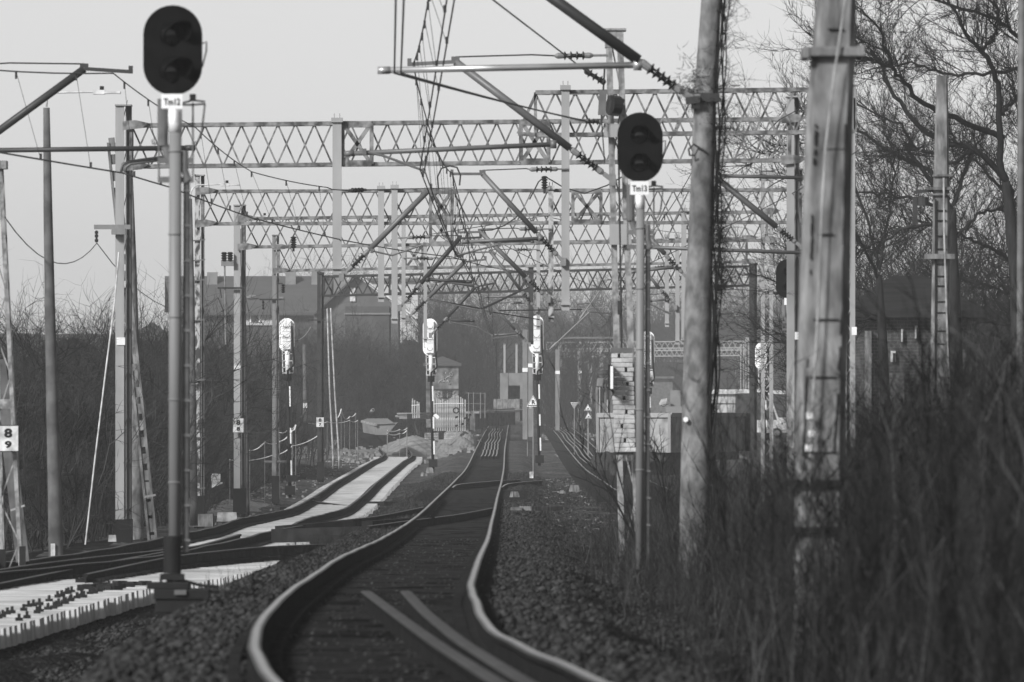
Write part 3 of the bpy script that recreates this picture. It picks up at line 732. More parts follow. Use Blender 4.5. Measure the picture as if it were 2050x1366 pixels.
mb=MB(); mb.box(P(611,812,380)-V((0,.15,0)),.18,.02,.22); mb.build('number_plate','white_dirty',T)
cpole('concrete_pole','slender round concrete pole close behind the tall leaning first mast','pole',174,[(258,300,12),(264,520,18),(270,800,24),(274,1075,26)],'concrete_spun')
# slotted concrete strut
T=thing('slotted_pole','leaning slotted concrete pole crossing behind the tall first mast','pole',P(308,1068,172.5))
A=P(224,286,172.5); B=P(306,1085,172.5); mb=MB(); w=.19
mb.beam(A,B,.05,.2); mb.v=[(x-.075,y,z) for x,y,z in mb.v]; q=MB(); q.beam(A,B,.05,.2); q.v=[(x+.075,y,z) for x,y,z in q.v]; mb.add(q.v,q.f)
n=24
for k in range(n+1):
    t=k/n; c=A.lerp(B,t); d=(B-A).normalized()*.1; mb.beam(c-d*(2. if k>20 else 1),c+d*(2. if k>20 else 1),.12,.13)
mb.build('shaft','concrete_old',T)
mb=MB(); mb.beam(P(289,995,172)-V((0,.1,0)),P(312,991,172)-V((0,.1,0)),.04,.02); mb.build('strap','steel_pale',T)
T=thing('guy_wire','pale guy rope slanting down from the tall first mast to the ground at left','rope',P(170,1096,168))
mb=MB(); mb.poly([P(238,505,168),P(230,600,168),P(212,740,168),P(190,920,168),P(170,1098,168)],.016,6); mb.build('rope','white_dirty',T)
mb=MB(); mb.box(P(225,1078,165),.16,.12,.13,taper=.85); o=mb.build('concrete_marker','concrete_block',loc=P(225,1084,165)); tag(o,'small concrete marker block by the foot of the tall first mast','marker')
mb=MB(); mb.box(P(455,1035,205),.5,.5,.22,taper=.9); o=mb.build('concrete_plinth','concrete_block',loc=P(455,1045,205)); tag(o,'low concrete plinth right of the rusty mast foot','plinth')

# ------------------------------------------------------------ lattice mast with counterweights
ZL=125
T=thing('tension_mast','tall white lattice mast behind the right hand signal, a small frame on top','mast',P(1246,1085,ZL))
mb=MB(); lmast(mb,1213,1247,62,1085,ZL,leg=.085,x0b=1240,x1b=1284,pitch=1.6,depth=.42)
mb.build('lattice','steel_worn',T)
mb=MB(); mb.box(P(1232,262,ZL)-V((0,.1,0)),.34,.1,.2); mb.box(P(1242,470,ZL)-V((0,.08,0)),.32,.1,.3); mb.build('cross_plate','steel_pale',T)
T=thing('tension_pulley','dark tensioning wheel and hanging plate on the tall white lattice mast','pulley',P(1222,205,ZL)-V((0,.25,0)))
mb=MB(); mb.tube(P(1221,212,ZL)-V((.0,.28,0)),P(1238,214,ZL)-V((0,.22,0)),.15,n=18); mb.build('wheel','insulator_dark',T)
mb=MB(); mb.beam(P(1207,182,ZL)-V((0,.27,0)),P(1204,232,ZL)-V((0,.27,0)),.11,.05); mb.build('hanging_plate','steel_grey',T)
mb=MB(); mb.tube(P(1210,140,ZL)-V((0,.27,0)),P(1203,250,ZL)-V((0,.27,0)),.014,n=6); mb.tube(P(1204,245,ZL)-V((0,.27,0)),P(1210,328,ZL)-V((0,.27,0)),.01,n=5); mb.beam(P(1216,196,ZL)-V((0,.25,0)),P(1250,204,ZL)-V((0,.25,0)),.06,.06); mb.build('rod','steel_dark',T)
T=thing('counterweight','tall stack of pale counterweight blocks hanging on the lattice mast beside the right hand signal','counterweight',P(1248,905,ZL)-V((0,.45,0)))
yw=ZL-.45; ys=np.linspace(708,905,22); slot=-1
mb=MB(); mb.box(V((px(1244,ZL),yw,P(0,702,ZL).z)),.31,.3,.07); mb.build('top_plate','steel_grey',T)
for k in range(21):
    y0,y1=ys[k],ys[k+1]; zc=P(0,(y0+y1)/2,ZL).z; h=(y1-y0)*ZL/F-.007; xm=px(1245+(k*.25),ZL)+U(-.012,.012); w=.31+U(-.015,.01); tilt=U(-.02,.02)
    mb=MB(); g=.035
    if k%3==0:
        off=U(-.05,.06); mb.box((xm-w/2+(w/2+off-g/2)/2,yw,zc),w/2+off-g/2,.3,h); mb.box((xm+off+g/2+(w/2-off-g/2)/2,yw,zc),w/2-off-g/2,.3,h); mb.box((xm,yw+.1,zc),w*.96,.08,h*.98)
    else: mb.box((xm,yw,zc),w,.3,h)
    mb.v=[(x,y,z+(x-xm)*tilt) for x,y,z in mb.v]
    mb.build('weight_block','weight_paint',T,bevel=.008)
mb=MB(); mb.tube(V((px(1238,ZL),yw,P(0,330,ZL).z)),V((px(1244,ZL),yw,P(0,702,ZL).z)),.014,n=6); mb.box(V((px(1239,ZL),yw,P(0,617,ZL).z)),.05,.05,.2); mb.build('tension_rod','steel_dark',T)
mb=MB(); mb.box(V((px(1247,ZL),yw+.02,P(0,908,ZL).z)),.3,.26,.04); mb.build('bottom_plate','steel_dark',T)
mb=MB(); mb.box(P(1221.5,756,ZL-.7),.055,.34,.37); o=mb.build('signal_board','black_paint',loc=P(1221,756,ZL-.7)); tag(o,'narrow board with black edge seen side-on, left of the counterweight stack','board')
mb=MB(); mb.box(P(1224.6,756,ZL-.9),.04,.05,.33); q=mb.build('board_face','white_paint',o)
mb=MB(); mb.beam(P(1222,775,ZL-.55),P(1236,800,ZL-.1),.03,.03); mb.build('bracket','steel_dark',o)

# ------------------------------------------------------------ concrete poles on the right
ZA=58
T=cpole('concrete_pole','large blurred cracked concrete pole nearest the camera on the right','pole',ZA,[(1682,-130,72),(1674,0,79),(1660,240,93),(1652,520,98),(1643,800,99),(1640,1100,101),(1640,1330,102)],'concrete_old',flat=True)
mb=MB()
for y in (470,640,755,905): 
    cxp=np.interp(y,[0,240,520,800,1100],[1674,1660,1652,1643,1640]); w=U(26,36); mb.box(P(cxp+U(-3,5),y,ZA)-V((0,.175,0)),w*U(.8,2)*ZA/F,.02,.007)
for y in (60,300): mb.box(P(1666+U(-8,8),y,ZA)-V((0,.156,0)),U(.1,.2),.02,.006)
for (x0,y0,x1,y1) in ((1690,250,1683,700),(1632,250,1627,330),(1684,600,1668,905),(1616,700,1604,930),(1624,430,1621,560)):
    
    q=[P(x0+(x1-x0)*t+U(-1.2,1.2),y0+(y1-y0)*t,ZA)-V((0,.170,0)) for t in np.linspace(0,1,14)]
    for c_,d_ in zip(q[:-1],q[1:]):
        if random.random()<.78: mb.beam(c_,d_,U(.004,.013),.02)
mb.build('formwork_joint','joint_dark',T)  # formwork joint lines, laid on the shaft as thin dark bars
mb=MB(); mb.box(P(1667,106,ZA),.40,.42,.065); mb.box(P(1612,108,ZA),.05,.44,.08); mb.box(P(1722,104,ZA),.05,.44,.08); mb.build('clamp_band','concrete_old',T,bevel=.01)
mb=MB()
for y in (966,1060): mb.box(P(1634,y,ZA),.47,.44,.04)
mb.build('strap','black_paint',T)
T=thing('cable','pale thin cable running down the nearest concrete pole with three small white boxes','cable',P(1618,900,ZA)-V((0,.24,0)))
mb=MB(); mb.poly([P(x,y,ZA)-V((0,.24,0)) for x,y in ((1712,-120),(1690,0),(1668,150),(1650,300),(1642,440),(1636,600),(1630,720),(1623,830),(1620,900),(1618,1000))],.008,6); mb.build('conductor','post_pale',T)
mb=MB()
for x,y in ((1618,832),(1622,868),(1616,897)): mb.box(P(x,y,ZA)-V((0,.25,0)),.042,.03,.042)
mb.build('clip_box','white_paint',T)
ZB=95
T=cpole('concrete_pole','mottled round concrete pole with creeper growing up its right side','pole',ZB,[(1427,-110,36),(1424,0,40),(1412,190,45),(1406,380,48),(1398,600,54),(1395,800,58),(1392,960,60),(1390,1140,62)],'concrete_spun',n=18)
mb=MB(); mb.box(P(1412,196,ZB)-V((0,.0,0)),.31,.32,.10); mb.beam(P(1400,200,ZB)-V((0,.2,0)),P(1372,204,ZB)-V((0,.2,0)),.08,.08); mb.build('clamp_band','steel_dark',T)
mb=MB(); mb.poly([P(1412,305,ZB)-V((0,.15,0)),P(1388,290,ZB)-V((0,.17,0)),P(1378,300,ZB)-V((0,.17,0)),P(1380,312,ZB)-V((0,.17,0)),P(1390,312,ZB)-V((0,.17,0))],.012,6); mb.build('hook','steel_dark',T)
mb=MB(); mb.tube(P(1372,840,ZB)-V((0,.2,0)),P(1372,840,ZB)-V((0,.15,0)),.028,n=12); mb.build('reflector','white_paint',T)
ZC=145
T=cpole('concrete_pole','blunt topped square concrete pole in front of the bare trees','pole',ZC,[(1886,152,22),(1885,270,27),(1884,420,33),(1883,600,36),(1882,780,40),(1881,960,43),(1880,1080,45)],'concrete_old',flat=True)
mb=MB(); mb.box(P(1887,352,ZC),.33,.35,.035); mb.box(P(1881,514,ZC)-V((0,.05,0)),.5,.4,.085); mb.box(P(1879,378,ZC),.40,.4,.05); mb.box(P(1879,390,ZC),.38,.38,.03); mb.build('clamp_band','concrete_old',T)
mb=MB(); mb.box(P(1872,600,ZC)-V((0,.17,0)),.028,.02,3.4)
for y in np.arange(416,700,27): mb.box(P(1884,y+U(-6,6),ZC)-V((0,.165,0)),.16,.02,.015)
mb.build('formwork_joint','joint_dark',T)  # dark bars for the joint lines left by the formwork
mb=MB(); mb.poly([P(x,y,ZC)-V((0,.24,0)) for x,y in ((1888,357,),(1889,470),(1893,600),(1897,720),(1903,850),(1908,990))],.018,6); mb.build('cable_duct','post_pale',T)
mb=MB(); mb.tube(P(1848,395,ZC),P(1848,412,ZC),.1,n=10); mb.beam(P(1832,395,ZC),P(1832,450,ZC),.08,.1); mb.beam(P(1830,385,ZC),P(1875,380,ZC),.06,.06); mb.beam(P(1836,448,ZC),P(1790,462,ZC),.03,.03); mb.build('pulley_bracket','steel_dark',T)
cpole('steel_pole','dark slim post cut off by the right picture edge','pole',110,[(2046,-60,15),(2044,300,15),(2043,700,16),(2042,1080,17)],'steel_grey',n=8)

# ------------------------------------------------------------ dwarf signals on posts
def lens_unit(T, c, r, yaw):
    d=V((math.sin(yaw),-math.cos(yaw),0))
    hb=MB(); n=18; vs=[]; 
    for k in range(n+1):
        t=math.radians(-30)+math.radians(240)*k/n; s=math.sin(t); depth=.06+.13*max(0,(s+.5)/1.5)
        e=V((math.cos(t)*r,0,s*r)); vs+= [c+e, c+e+d*depth, c+e*.93+d*depth, c+e*.93]
    fs=[]
    for k in range(n):
        a=k*4; b=a+4; fs+=[(a,b,b+1,a+1),(a+1,b+1,b+2,a+2),(a+2,b+2,b+3,a+3)]
    hb.add(vs,fs); hb.build('visor','hood_black',T,smooth=False)
    lb=MB(); lb.poly([c+d*.008,c+d*.012,c+d*.03,c+d*.04],[r*.88,r*.86,r*.6,r*.15],20); lb.build('lens','lens',T,smooth=True)
def dwarf(label, Z, cx, y0, y1, wpx, plate, pcx, py0, py1, pw, postx, posty0, postbase, postw, lenses, foot=None, lens_dx=0., yaw=-.25, letters=True, whitecap=True):
    T=thing('shunting_signal',label,'railway signal',P(postx,postbase,Z),'two lamp shunting signals')
    W=wpx*Z/F; H=(y1-y0)*Z/F; c=P(cx,(y0+y1)/2,Z)
    mb=MB(); st=stadium(c.x,c.z,W,H,16); mb.prism(st,Z-.14,Z-.10); mb.prism(stadium(c.x,c.z,W*.97,H*.975,16),Z-.10,Z+.10); mb.build('signal_head','signal_black',T,bevel=.006)
    for lx,ly,lr in lenses: lens_unit(T,V((px(lx,Z),Z-.142,P(0,ly,Z).z)),lr*Z/F,yaw)
    mb=MB(); mb.poly([P(cx+wpx*.49,y0+(y1-y0)*.42,Z),P(cx+wpx*.56,y0+(y1-y0)*.40,Z),P(cx+wpx*.56,y0+(y1-y0)*.5,Z),P(cx+wpx*.49,y0+(y1-y0)*.68,Z)],.007,5); mb.build('side_bail','steel_dark',T)
    # post
    pw2=postw*Z/F/2; mb=MB(); mb.poly([P(postx+1,posty0,Z),P(postx,postbase,Z)],pw2,18)
    for y in np.linspace(posty0+40,postbase-200,5): mb.poly([P(postx,y,Z),P(postx,y+2.5,Z)],pw2*1.12,18)
    mb.build('post','post_grey',T,smooth=True)
    mb=MB(); mb.tube(P(postx+1,py1,Z),P(postx+1,posty0+2,Z),pw2*1.1,n=18); w=mb.build('white_sleeve','white_paint',T,smooth=True)
    pc=P(pcx,(py0+py1)/2,Z)-V((0,.2,0)); mb=MB(); mb.box(pc,pw*Z/F,.012,(py1-py0)*Z/F); pl=mb.build('name_plate','white_paint',T)
    mb=MB(); text_mb(mb,plate,pc+V((0,-.010,-.004)),.1,depth=.004,bold=.0015,fit=(pw*(.78 if len(plate)>1 else .3)*Z/F,(py1-py0)*.46*Z/F)); mb.build('lettering','black_paint',pl)
    # hanger frame and ladder cage
    k=wpx/118
    g=lambda x,y: P(postx+x*k,y1+y*k,Z+.02)
    mb=MB(); mb.tube(g(-24,6),g(-24,100),.045,n=10); mb.poly([g(-22,95),g(-14,120),g(-2,140)],.035,8); mb.box(g(-20,4),.05,.1,.06); mb.box(g(36,4),.05,.1,.06); mb.poly([g(20,110),g(20,150),g(27,170)],.03,8); mb.build('head_hanger','steel_grey',T)
    mb=MB(); r=.009
    mb.poly([g(12,16),g(36,9),g(60,12),g(60,16),g(36,18),g(12,18)],r,5); mb.tube(g(36,14),g(36,168),r,n=5); mb.poly([g(60,16),g(54,70),g(46,92),g(36,94)],r,5); mb.tube(g(-32,92),g(-32,168),r,n=5); mb.poly([g(-45,88),g(-45,96),g(-20,96)],r,5)
    for yy in (130,168): mb.beam(g(-34,yy),g(38,yy),.03,.05,up=(0,0,1))
    mb.build('maintenance_cage','steel_grey',T)
    # ladder tube
    mb=MB(); x1=postx+postw*.95
    mb.poly([P(x1,y1+170*k,Z+.05),P(x1-2,postbase-(60 if foot else 0),Z+.05)],.028,8)
    y=y1+190*k
    while y<postbase-80: mb.beam(P(x1-7*k,y,Z+.03),P(x1+7*k,y,Z+.03),.022,.03); y+=70*k
    mb.build('step_pole','steel_grey',T)
    if foot:
        f0,f1,f2,f3=foot; mb=MB(); mb.tube(P(postx-5,f0,Z),P(postx-5,f1,Z),pw2*1.42,n=20); mb.build('foot_sleeve','black_paint',T,smooth=False)
        mb=MB(); mb.box(P(postx-5,f1+7,Z),.20,.22,.05); mb.poly([P(postx-5,f1+9,Z),P(postx-5,f2+4,Z)],.052,12)
        for q in (-22,20): mb.tube(P(postx-5+q,f1+10,Z)-V((0,.08,0)),P(postx-5+q,f2,Z)-V((0,.08,0)),.012,n=6)
        mb.build('foot_flange','black_paint',T)
        mb=MB(); mb.box(P(postx+15,(f2+f3)/2+2,Z),.47,.4,(f3-f2)*Z/F*.55); mb.box(P(postx-12,f2+4,Z)-V((0,.1,0)),.36,.2,.06); mb.box(P(postx+10,f3+6,Z),.40,.36,.12); mb.build('cable_box','black_paint',T,bevel=.01)
        mb=MB(); mb.box(P(postx+13,f2+17,Z)-V((0,.215,0)),.10,.03,.04); mb.build('box_label','steel_grey',T)
        mb=MB(); mb.poly([P(postx+10,f1+12,Z)-V((0,.05,0)),P(postx+50,f1+24,Z),P(postx+86,f1+27,Z),P(postx+88,f1+35,Z),P(postx+60,f1+38,Z)],.014,6); mb.build('cable_loop','black_paint',T)
    return T
dwarf('large black two lamp signal at left top lettered Tm12 on a grey tube post',72,347,12,192,118,'Tm12',346,190,219,42,350,262,1165,25,[(347,70,27),(347,143,27)],foot=(1073,1148,1168,1206),yaw=.55)
dwarf('black two lamp signal right of centre lettered Tm13',92,1281,226,365,91,'Tm13',1279.5,364,391,37,1281,416,1140,17,[(1280,271,20),(1280,327,20)],yaw=.05)
dwarf('small black two lamp signal half hidden behind the white mast at right',186,1575,520,597,44,'T',1579,597,611,19,1579,627,1030,10,[(1578,545,10),(1578,575,10)],yaw=-.1)

# ------------------------------------------------------------ main signals seen from behind
def main_signal(label, Z, x, yt, yb, base, w=29, front=True, baseok=True):
    T=thing('main_signal',label,'railway signal',P(x+4,base,Z),'white backed main signals')
    W=w*Z/F; H=(yb-yt)*Z/F; c=P(x,(yt+yb)/2,Z)
    mb=MB(); mb.prism(stadium(c.x,c.z,W,H,14),Z+.02,Z+.05); mb.build('back_board','white_paint',T)
    mb=MB(); mb.box((c.x,Z-.06,c.z-H*.0),W*.55,.16,H*.86); lamp_box=mb.build('lamp_housing','white_paint',T,bevel=.02)
    mb=MB()
    for k in range(3):
        q=V((c.x,Z-.142,c.z+H*(.3-.29*k))); mb.poly([q+V((W*.2*math.cos(t),0,W*.2*math.sin(t))) for t in np.linspace(math.pi,2*math.pi,9)],.009,4)
        mb.box(q-V((0,0,W*.42)),W*.5,.01,.006); mb.box(q-V((0,0,W*.33)),.02,.012,.02)
    mb.build('cover_seam','steel_grey',lamp_box)
    mb=MB(); r=.010
    for k in (0,1):
        zt=c.z+H*(.24-.3*k); a=V((c.x-W*.4,Z-.2,zt)); b=V((c.x-W*.4,Z-.2,zt-H*.22)); mb.poly([V((c.x-W*.28,Z-.1,zt)),a,b,V((c.x-W*.28,Z-.1,b.z))],r,5)
        mb.tube(V((c.x-W*.4,Z-.2,zt)),V((c.x+W*.3,Z-.2,zt)),r*.8,n=4)
    mb.build('guard_rail','steel_dark',T)
    s=w/29; zb=P(0,yb,Z).z; u=s*Z/F
    mb=MB(); mb.tube(V((c.x+u*1,Z,zb+.05)),V((c.x+u*2,Z,zb-40*u)),.075*s,n=12); mb.build('neck','white_paint',T,smooth=True)
    mb=MB()
    for q in (-8,11): mb.beam(V((c.x+u*q,Z-.05,zb+.03)),V((c.x+u*(q+1),Z-.05,zb-38*u)),.03,.03)
    for q in (-3,-16,-28,-38): mb.beam(V((c.x-u*8,Z-.05,zb+u*q)),V((c.x+u*12,Z-.05,zb+u*q)),.03,.03)
    mb.build('frame','white_dirty',T)
    mb=MB(); 
    for q in (-4,9): mb.box((c.x+u*q,Z+.05,zb-33*u),.10*s,.06,.13*s)
    mb.box((c.x+u*2,Z+.02,zb-46*u),u*14,.14,u*12); mb.build('junction_box','black_paint',T)
    mb=MB(); mb.poly([V((c.x+u*9,Z-.19,c.z+H*.26)),V((c.x+u*10,Z-.19,c.z)),V((c.x+u*11.5,Z-.19,zb+2*u)),V((c.x+u*13.5,Z-.19,zb-18*u)),V((c.x+u*12.5,Z-.19,zb-24*u)),V((c.x+u*2,Z-.19,zb-34*u)),V((c.x+u*2,Z-.14,zb-52*u))],.035*s,7); mb.build('cable_duct','black_paint',T,smooth=True)
    top=V((c.x+u*2,Z,zb-50*u)); bot=P(x+6*s,base,Z); L=(bot-top)
    mb=MB(); mb.tube(top,bot-V((0,0,.2)),.055*s,n=10); mb.build('post','black_paint',T,smooth=True)
    mb=MB(); k=0
    for t0,t1 in ((.06,.24),(.43,.57),(.72,.88)):
        a=top.lerp(bot,t0)+V((u*2.6,-.02,0)); b=top.lerp(bot,t1)+V((u*2.6,-.02,0)); mb.beam(a,b,.06*s,.05)
    mb.build('white_stripe','white_paint',T)
    mb=MB(); mb.box(bot+V((0,0,.05)),.34,.34,.3); mb.box(bot+V((.05,0,.45)),.3,.26,.22) if w>30 else None; mb.build('foot','black_paint',T)
    return T
main_signal('white backed main signal nearest and leftmost, beside the fourth gantry mast',285,574,637,705,985,32)
main_signal('white backed main signal standing in front of the graffiti hut',330,861,638,713,930)
main_signal('white backed main signal over the R triangle right of the main line',330,1074,632,710,922)
main_signal('white backed main signal mostly hidden behind the right hand signal post',330,1296,663,737,910)
main_signal('white backed main signal hidden behind twigs and the lattice mast at right',300,1527,685,742,900,31)
# ------------------------------------------------------------ cantilevers
cantilever('largest bracket, dark tube slanting from the creeper-clad pole up out of the picture',95,(1392,204),(1010,-72),(930,-66),tie=None,reg=((1276,131),(756,142)),regmat='tube_bright',r=.062,tube='tube_dark',yoff=-.1,inslen=.62)
cantilever('bracket on the tall white lattice mast, grey tube slanting up behind the bright level pipe',125,(1226,362),(912,125),(820,130),tie=(1217,112),reg=((1108,290),(690,309)),steady=((730,305),(768,313),(849,343)),r=.056,tube='tube_grey')
cantilever('bracket on the long drop post of the highest gantry',166,(1128,525),(966,349),(905,349),tie=(1140,339),reg=((1082,478),(925,485)),steady=((1000,490),(930,508),(912,512)),r=.052)
cantilever('bracket slanting up right from the drop post of the nearest gantry',170,(684,556),(856,384),(912,387),tie=None,steady=((745,503),(785,512),(850,490)),r=.055)
cantilever('dark bracket slanting up right from the middle drop post of the second gantry',205,(800,617),(920,478),(962,476),tie=(797,477),reg=((856,560),(945,565)),r=.055,tube='tube_dark')
cantilever('pale bracket slanting up right from the drop post of the third gantry',223,(816,638),(930,525),(972,520),tie=(808,517),reg=((858,558),(960,575)),steady=((858,600),(900,609),(960,622)),r=.052)
cantilever('bracket slanting up right from the drop post of the fourth gantry, before the hut signal',268,(862,672),(952,575),(992,567),tie=(856,562),reg=((896,641),(950,643)),steady=((900,645),(955,655),(985,672)),r=.05,tube='tube_dark')
cantilever('bracket on the rusty drop post of the second gantry',205,(1098,600),(962,465),(918,466),tie=(1104,459),reg=((1066,482),(960,485)),steady=((1000,488),(945,505),(918,513)),r=.055)
cantilever('pale bracket on the right drop post of the fourth gantry',268,(1074,620),(982,505),(948,506),tie=(1078,500),reg=((1058,594),(970,595)),r=.05)
cantilever('thin far bracket reaching left from the dark drop post of the dark gantry',320,(1060,690),(985,612),(960,610),tie=(1063,606),reg=((1040,668),(990,671)),steady=((1035,672),(985,678)),r=.05)
cantilever('bracket slanting up left from behind the mottled pole to the right hand signal',200,(1376,558),(1302,478),(1270,482),tie=None,reg=((1352,535),(1262,545)),r=.055)
cantilever('bracket on the right hand drop post below the right hand signal',268,(1352,616),(1292,544),(1262,545),tie=(1352,530),reg=((1336,600),(1296,603)),steady=((1296,606),(1318,618),(1345,628)),r=.05)
cantilever('right hand bracket with two level tubes on the white mast behind the nearest concrete pole',168,(1606,497),(1440,362),(1385,330),tie=None,r=.06,inslen=.5)
T=thing('registration_tube','upper of two long level grey tubes fixed to the white mast behind the nearest pole','tube',P(1590,356,168)); mb=MB(); mb.tube(P(1440,353,168)-V((0,.3,0)),P(1612,357,168)-V((0,.3,0)),.036,n=10); mb.build('tube','tube_grey',T,smooth=True); mb=MB(); mb.box(P(1600,357,168)-V((0,.26,0)),.12,.12,.14); mb.build('clamp','steel_dark',T)
T=thing('registration_tube','lower of two long level grey tubes fixed to the white mast behind the nearest pole','tube',P(1590,504,168)); mb=MB(); mb.tube(P(1245,494,168)-V((0,.3,0)),P(1608,507,168)-V((0,.3,0)),.036,n=10); mb.build('tube','tube_grey',T,smooth=True); mb=MB(); mb.box(P(1600,507,168)-V((0,.26,0)),.12,.12,.14); mb.build('clamp','steel_dark',T)
cantilever('bracket at the top left picture edge slanting up to a dark level head',124,(-150,372),(170,139),(263,145),tie=(-130,131),reg=((-80,303),(392,297)),r=.056,tube='tube_dark',steady=None)
T=thing('steady_arm_pair','pair of bent grey steady arms hanging by the leftmost signal post','steady arm',P(335,315,124)); 
for d in (0,9):
    mb=MB(); mb.poly([P(345,312+d*.6,124),P(300,318+d*.6,124),P(256+d*.6,324+d*.5,124),P(246+d*.7,329+d*.6,124),P(242+d,346,124)],.02,8); mb.build('steady_arm','tube_grey',T,smooth=True)
mb=MB(); mb.tube(P(378,298,124),P(345,316,124),.018,n=6); mb.build('support','tube_grey',T)
cpole('steel_pole','steel mast just outside the left picture edge that carries the top left bracket','mast',124.2,[(-152,90,16),(-150,1120,18)],'steel_mid',n=8)
# far small brackets over the main line
far=[((1290,720),(1245,660),'left of the lattice mast, low'),]
for i,(Z,ax,ay,kx,ky,ms) in enumerate([(430,1160,640,1216,560,0),(420,1100,700,1180,625,0),(520,1262,705,1187,607,1)]):
    a=P(ax,ay,Z); k=P(kx,ky,Z); T=thing('catenary_cantilever',['far pale bracket slanting up right under the dark gantry','far pale bracket close right of the middle white signal','far dark bracket slanting up left, left of the lattice mast'][i],'catenary bracket',a,'cantilever brackets holding the overhead wires')
    mb=MB(); mb.tube(a,k,.034,n=8); mb.tube(a.lerp(k,.05),a.lerp(k,.18),.06,n=8); mb.build('slanting_tube','tube_dark' if ms else 'steel_mid',T)
    mb=MB(); s=-1 if ms else 1; mb.beam(k,k+V((s*1.0,0,-.08)),.06,.1); mb.build('head_bracket','tube_dark',T)
    mb=MB(); b=a.lerp(k,.3); mb.tube(b,b+V((s*3.2,0,.0)),.022,n=6); mb.build('registration_arm','steel_mid',T)
for i,(mx,Z,yt,yb,band) in enumerate([(1051,420,660,880,741),(1062,455,660,875,732),(1116,520,700,862,746),(1160,600,700,852,745),(1181,640,728,852,0),(1205,720,705,850,0)]):
    T=thing('catenary_mast',['grey far mast left of the R triangle, farther left','grey far mast directly behind the R triangle','far mast with a white band between the R triangle and the inverted triangle','far mast with a white band right of the inverted triangle','short pale far post behind the two stacked triangles','farthest thin mast left of the counterweight stack'][i],'mast',P(mx,yb,Z),'far catenary masts')
    w=[.24,.24,.26,.26,.3,.2][i]; mb=MB(); mb.beam(P(mx,yt,Z),P(mx,yb,Z),w,.2); mb.build('mast','steel_mid' if i!=4 else 'steel_pale',T)
    if band: mb=MB(); mb.box(P(mx,band,Z)-V((0,.12,0)),w+.02,.03,.2); mb.build('reflective_band','white_paint',T)

# ------------------------------------------------------------ wires
y_=-.2
def Q(x,y,Z): return P(x,y,Z)+V((0,y_,0))
overhead('pair of wires dropping past the end of the bright level pipe to the lattice mast',
  None,[[Q(794,-160,62),Q(793,0,77),Q(790,148,95),Q(1172,243,125)],[Q(811,-160,62),Q(809,0,77),Q(803,148,95),Q(1180,246,125)]],dstep=0,rc=.011)
T=overhead('single wire slanting down from top centre to the pulley on the lattice mast',[Q(955,-160,72),Q(985,0,96),Q(1172,143,123)],[],r=.011,msag=0)
dk=MB(); insm=MB(); insulator(dk,insm,Q(1170,142,123),Q(1212,168,123),.07,3); dk.build('insulator','insulator_dark',T); insm.build('insulator_cap','steel_dark',T)
T=bpy.data.objects['overhead_line']
dk=MB(); insm=MB(); insulator(dk,insm,Q(1170,243,125),Q(1206,246,125),.05,3); dk.build('insulator','insulator_dark',T); insm.build('insulator_cap','steel_grey',T)
overhead('main line wires with many droppers running from top centre down the middle of the picture',
  [Q(872,-120,84),Q(858,0,102),Q(827,130,125),Q(905,347,166),Q(940,468,205),Q(955,522,223),Q(976,567,268),Q(985,612,320),Q(993,640,400),Q(1000,690,620)],
  [[Q(920,-160,76),Q(895,0,92),Q(841,340,125),Q(912,510,166),Q(920,513,205),Q(945,560,223),Q(958,590,268),Q(968,630,330),Q(990,672,420),Q(1000,720,640)],
   [Q(937,-160,76),Q(910,0,92),Q(850,341,125),Q(914,511,166),Q(925,514,205),Q(950,561,223),Q(962,590,268),Q(972,630,330),Q(993,672,420),Q(1003,720,640)]],dstep=4.2,d0=86,d1=400,rc=.010)
T=thing('jumper_cable','thick looped jumper cable hanging around the head of the long drop post bracket','cable',Q(905,345,165)); mb=MB(); mb.poly([Q(x,y,165) for x,y in ((878,380),(876,355),(884,338),(900,333),(915,336),(922,352),(920,372))],.016,6); mb.poly([Q(x,y,165) for x,y in ((905,345),(925,420),(935,470),(945,560))],.012,5); mb.build('cable','wire',T)
T=thing('jumper_cable','jumper cable sagging from the rusty drop post bracket up to the second gantry','cable',Q(960,465,204)); mb=MB(); mb.poly([Q(x,y,204) for x,y in ((963,462),(985,461),(1010,452),(1032,437),(1048,418))],.016,6); mb.build('cable','wire',T)
T=thing('jumper_cable','dark cable looping over the second gantry from the tall insulator behind the lattice mast','cable',Q(1090,356,204)); mb=MB(); mb.poly([Q(x,y,204) for x,y in ((1060,400),(1078,365),(1090,354),(1105,362),(1128,376),(1170,388),(1215,372),(1245,355),(1255,350))],.016,6); mb.build('cable','wire',T)
dk=MB(); dk.poly([Q(1090,353+i*2.6,203.6) for i in range(11)],[.04,.085]*5+[.04],10); dk.tube(Q(1090,379,203.6),Q(1090,388,203.6),.03,n=6); dk.build('post_insulator','insulator_dark',T)
dk=MB(); dk.poly([Q(588,474+i*2.3,222.6) for i in range(11)],[.04,.09]*5+[.04],10); dk.tube(Q(588,497,222.6),Q(588,504,222.6),.03,n=6); dk.build('post_insulator','insulator_dark',P3)
overhead('left track wires slanting down right from the top left bracket past the leftmost signal',
  [Q(-500,70,98),Q(228,148,124),Q(392,256,140),Q(505,345,156),Q(655,376,168)],
  [[Q(-560,240,98),Q(0,306,112),Q(245,347,124),Q(342,376,132),Q(505,437,152),Q(680,480,170),Q(905,515,205),Q(1075,545,268),Q(1130,600,400)]],dstep=5.,d0=100,d1=168,rc=.012)
o=[x for x in bpy.data.objects if x.name.startswith('overhead_line')][-1]
dk=MB(); insm=MB(); insulator(dk,insm,Q(696,382,170),Q(735,381,171),.05,4); mb=MB(); mb.poly([Q(655,376,168),Q(665,380,168.5),Q(696,382,170)],.012,5); mb.poly([Q(735,381,171),Q(800,379,185),Q(910,377,205)],.012,5)
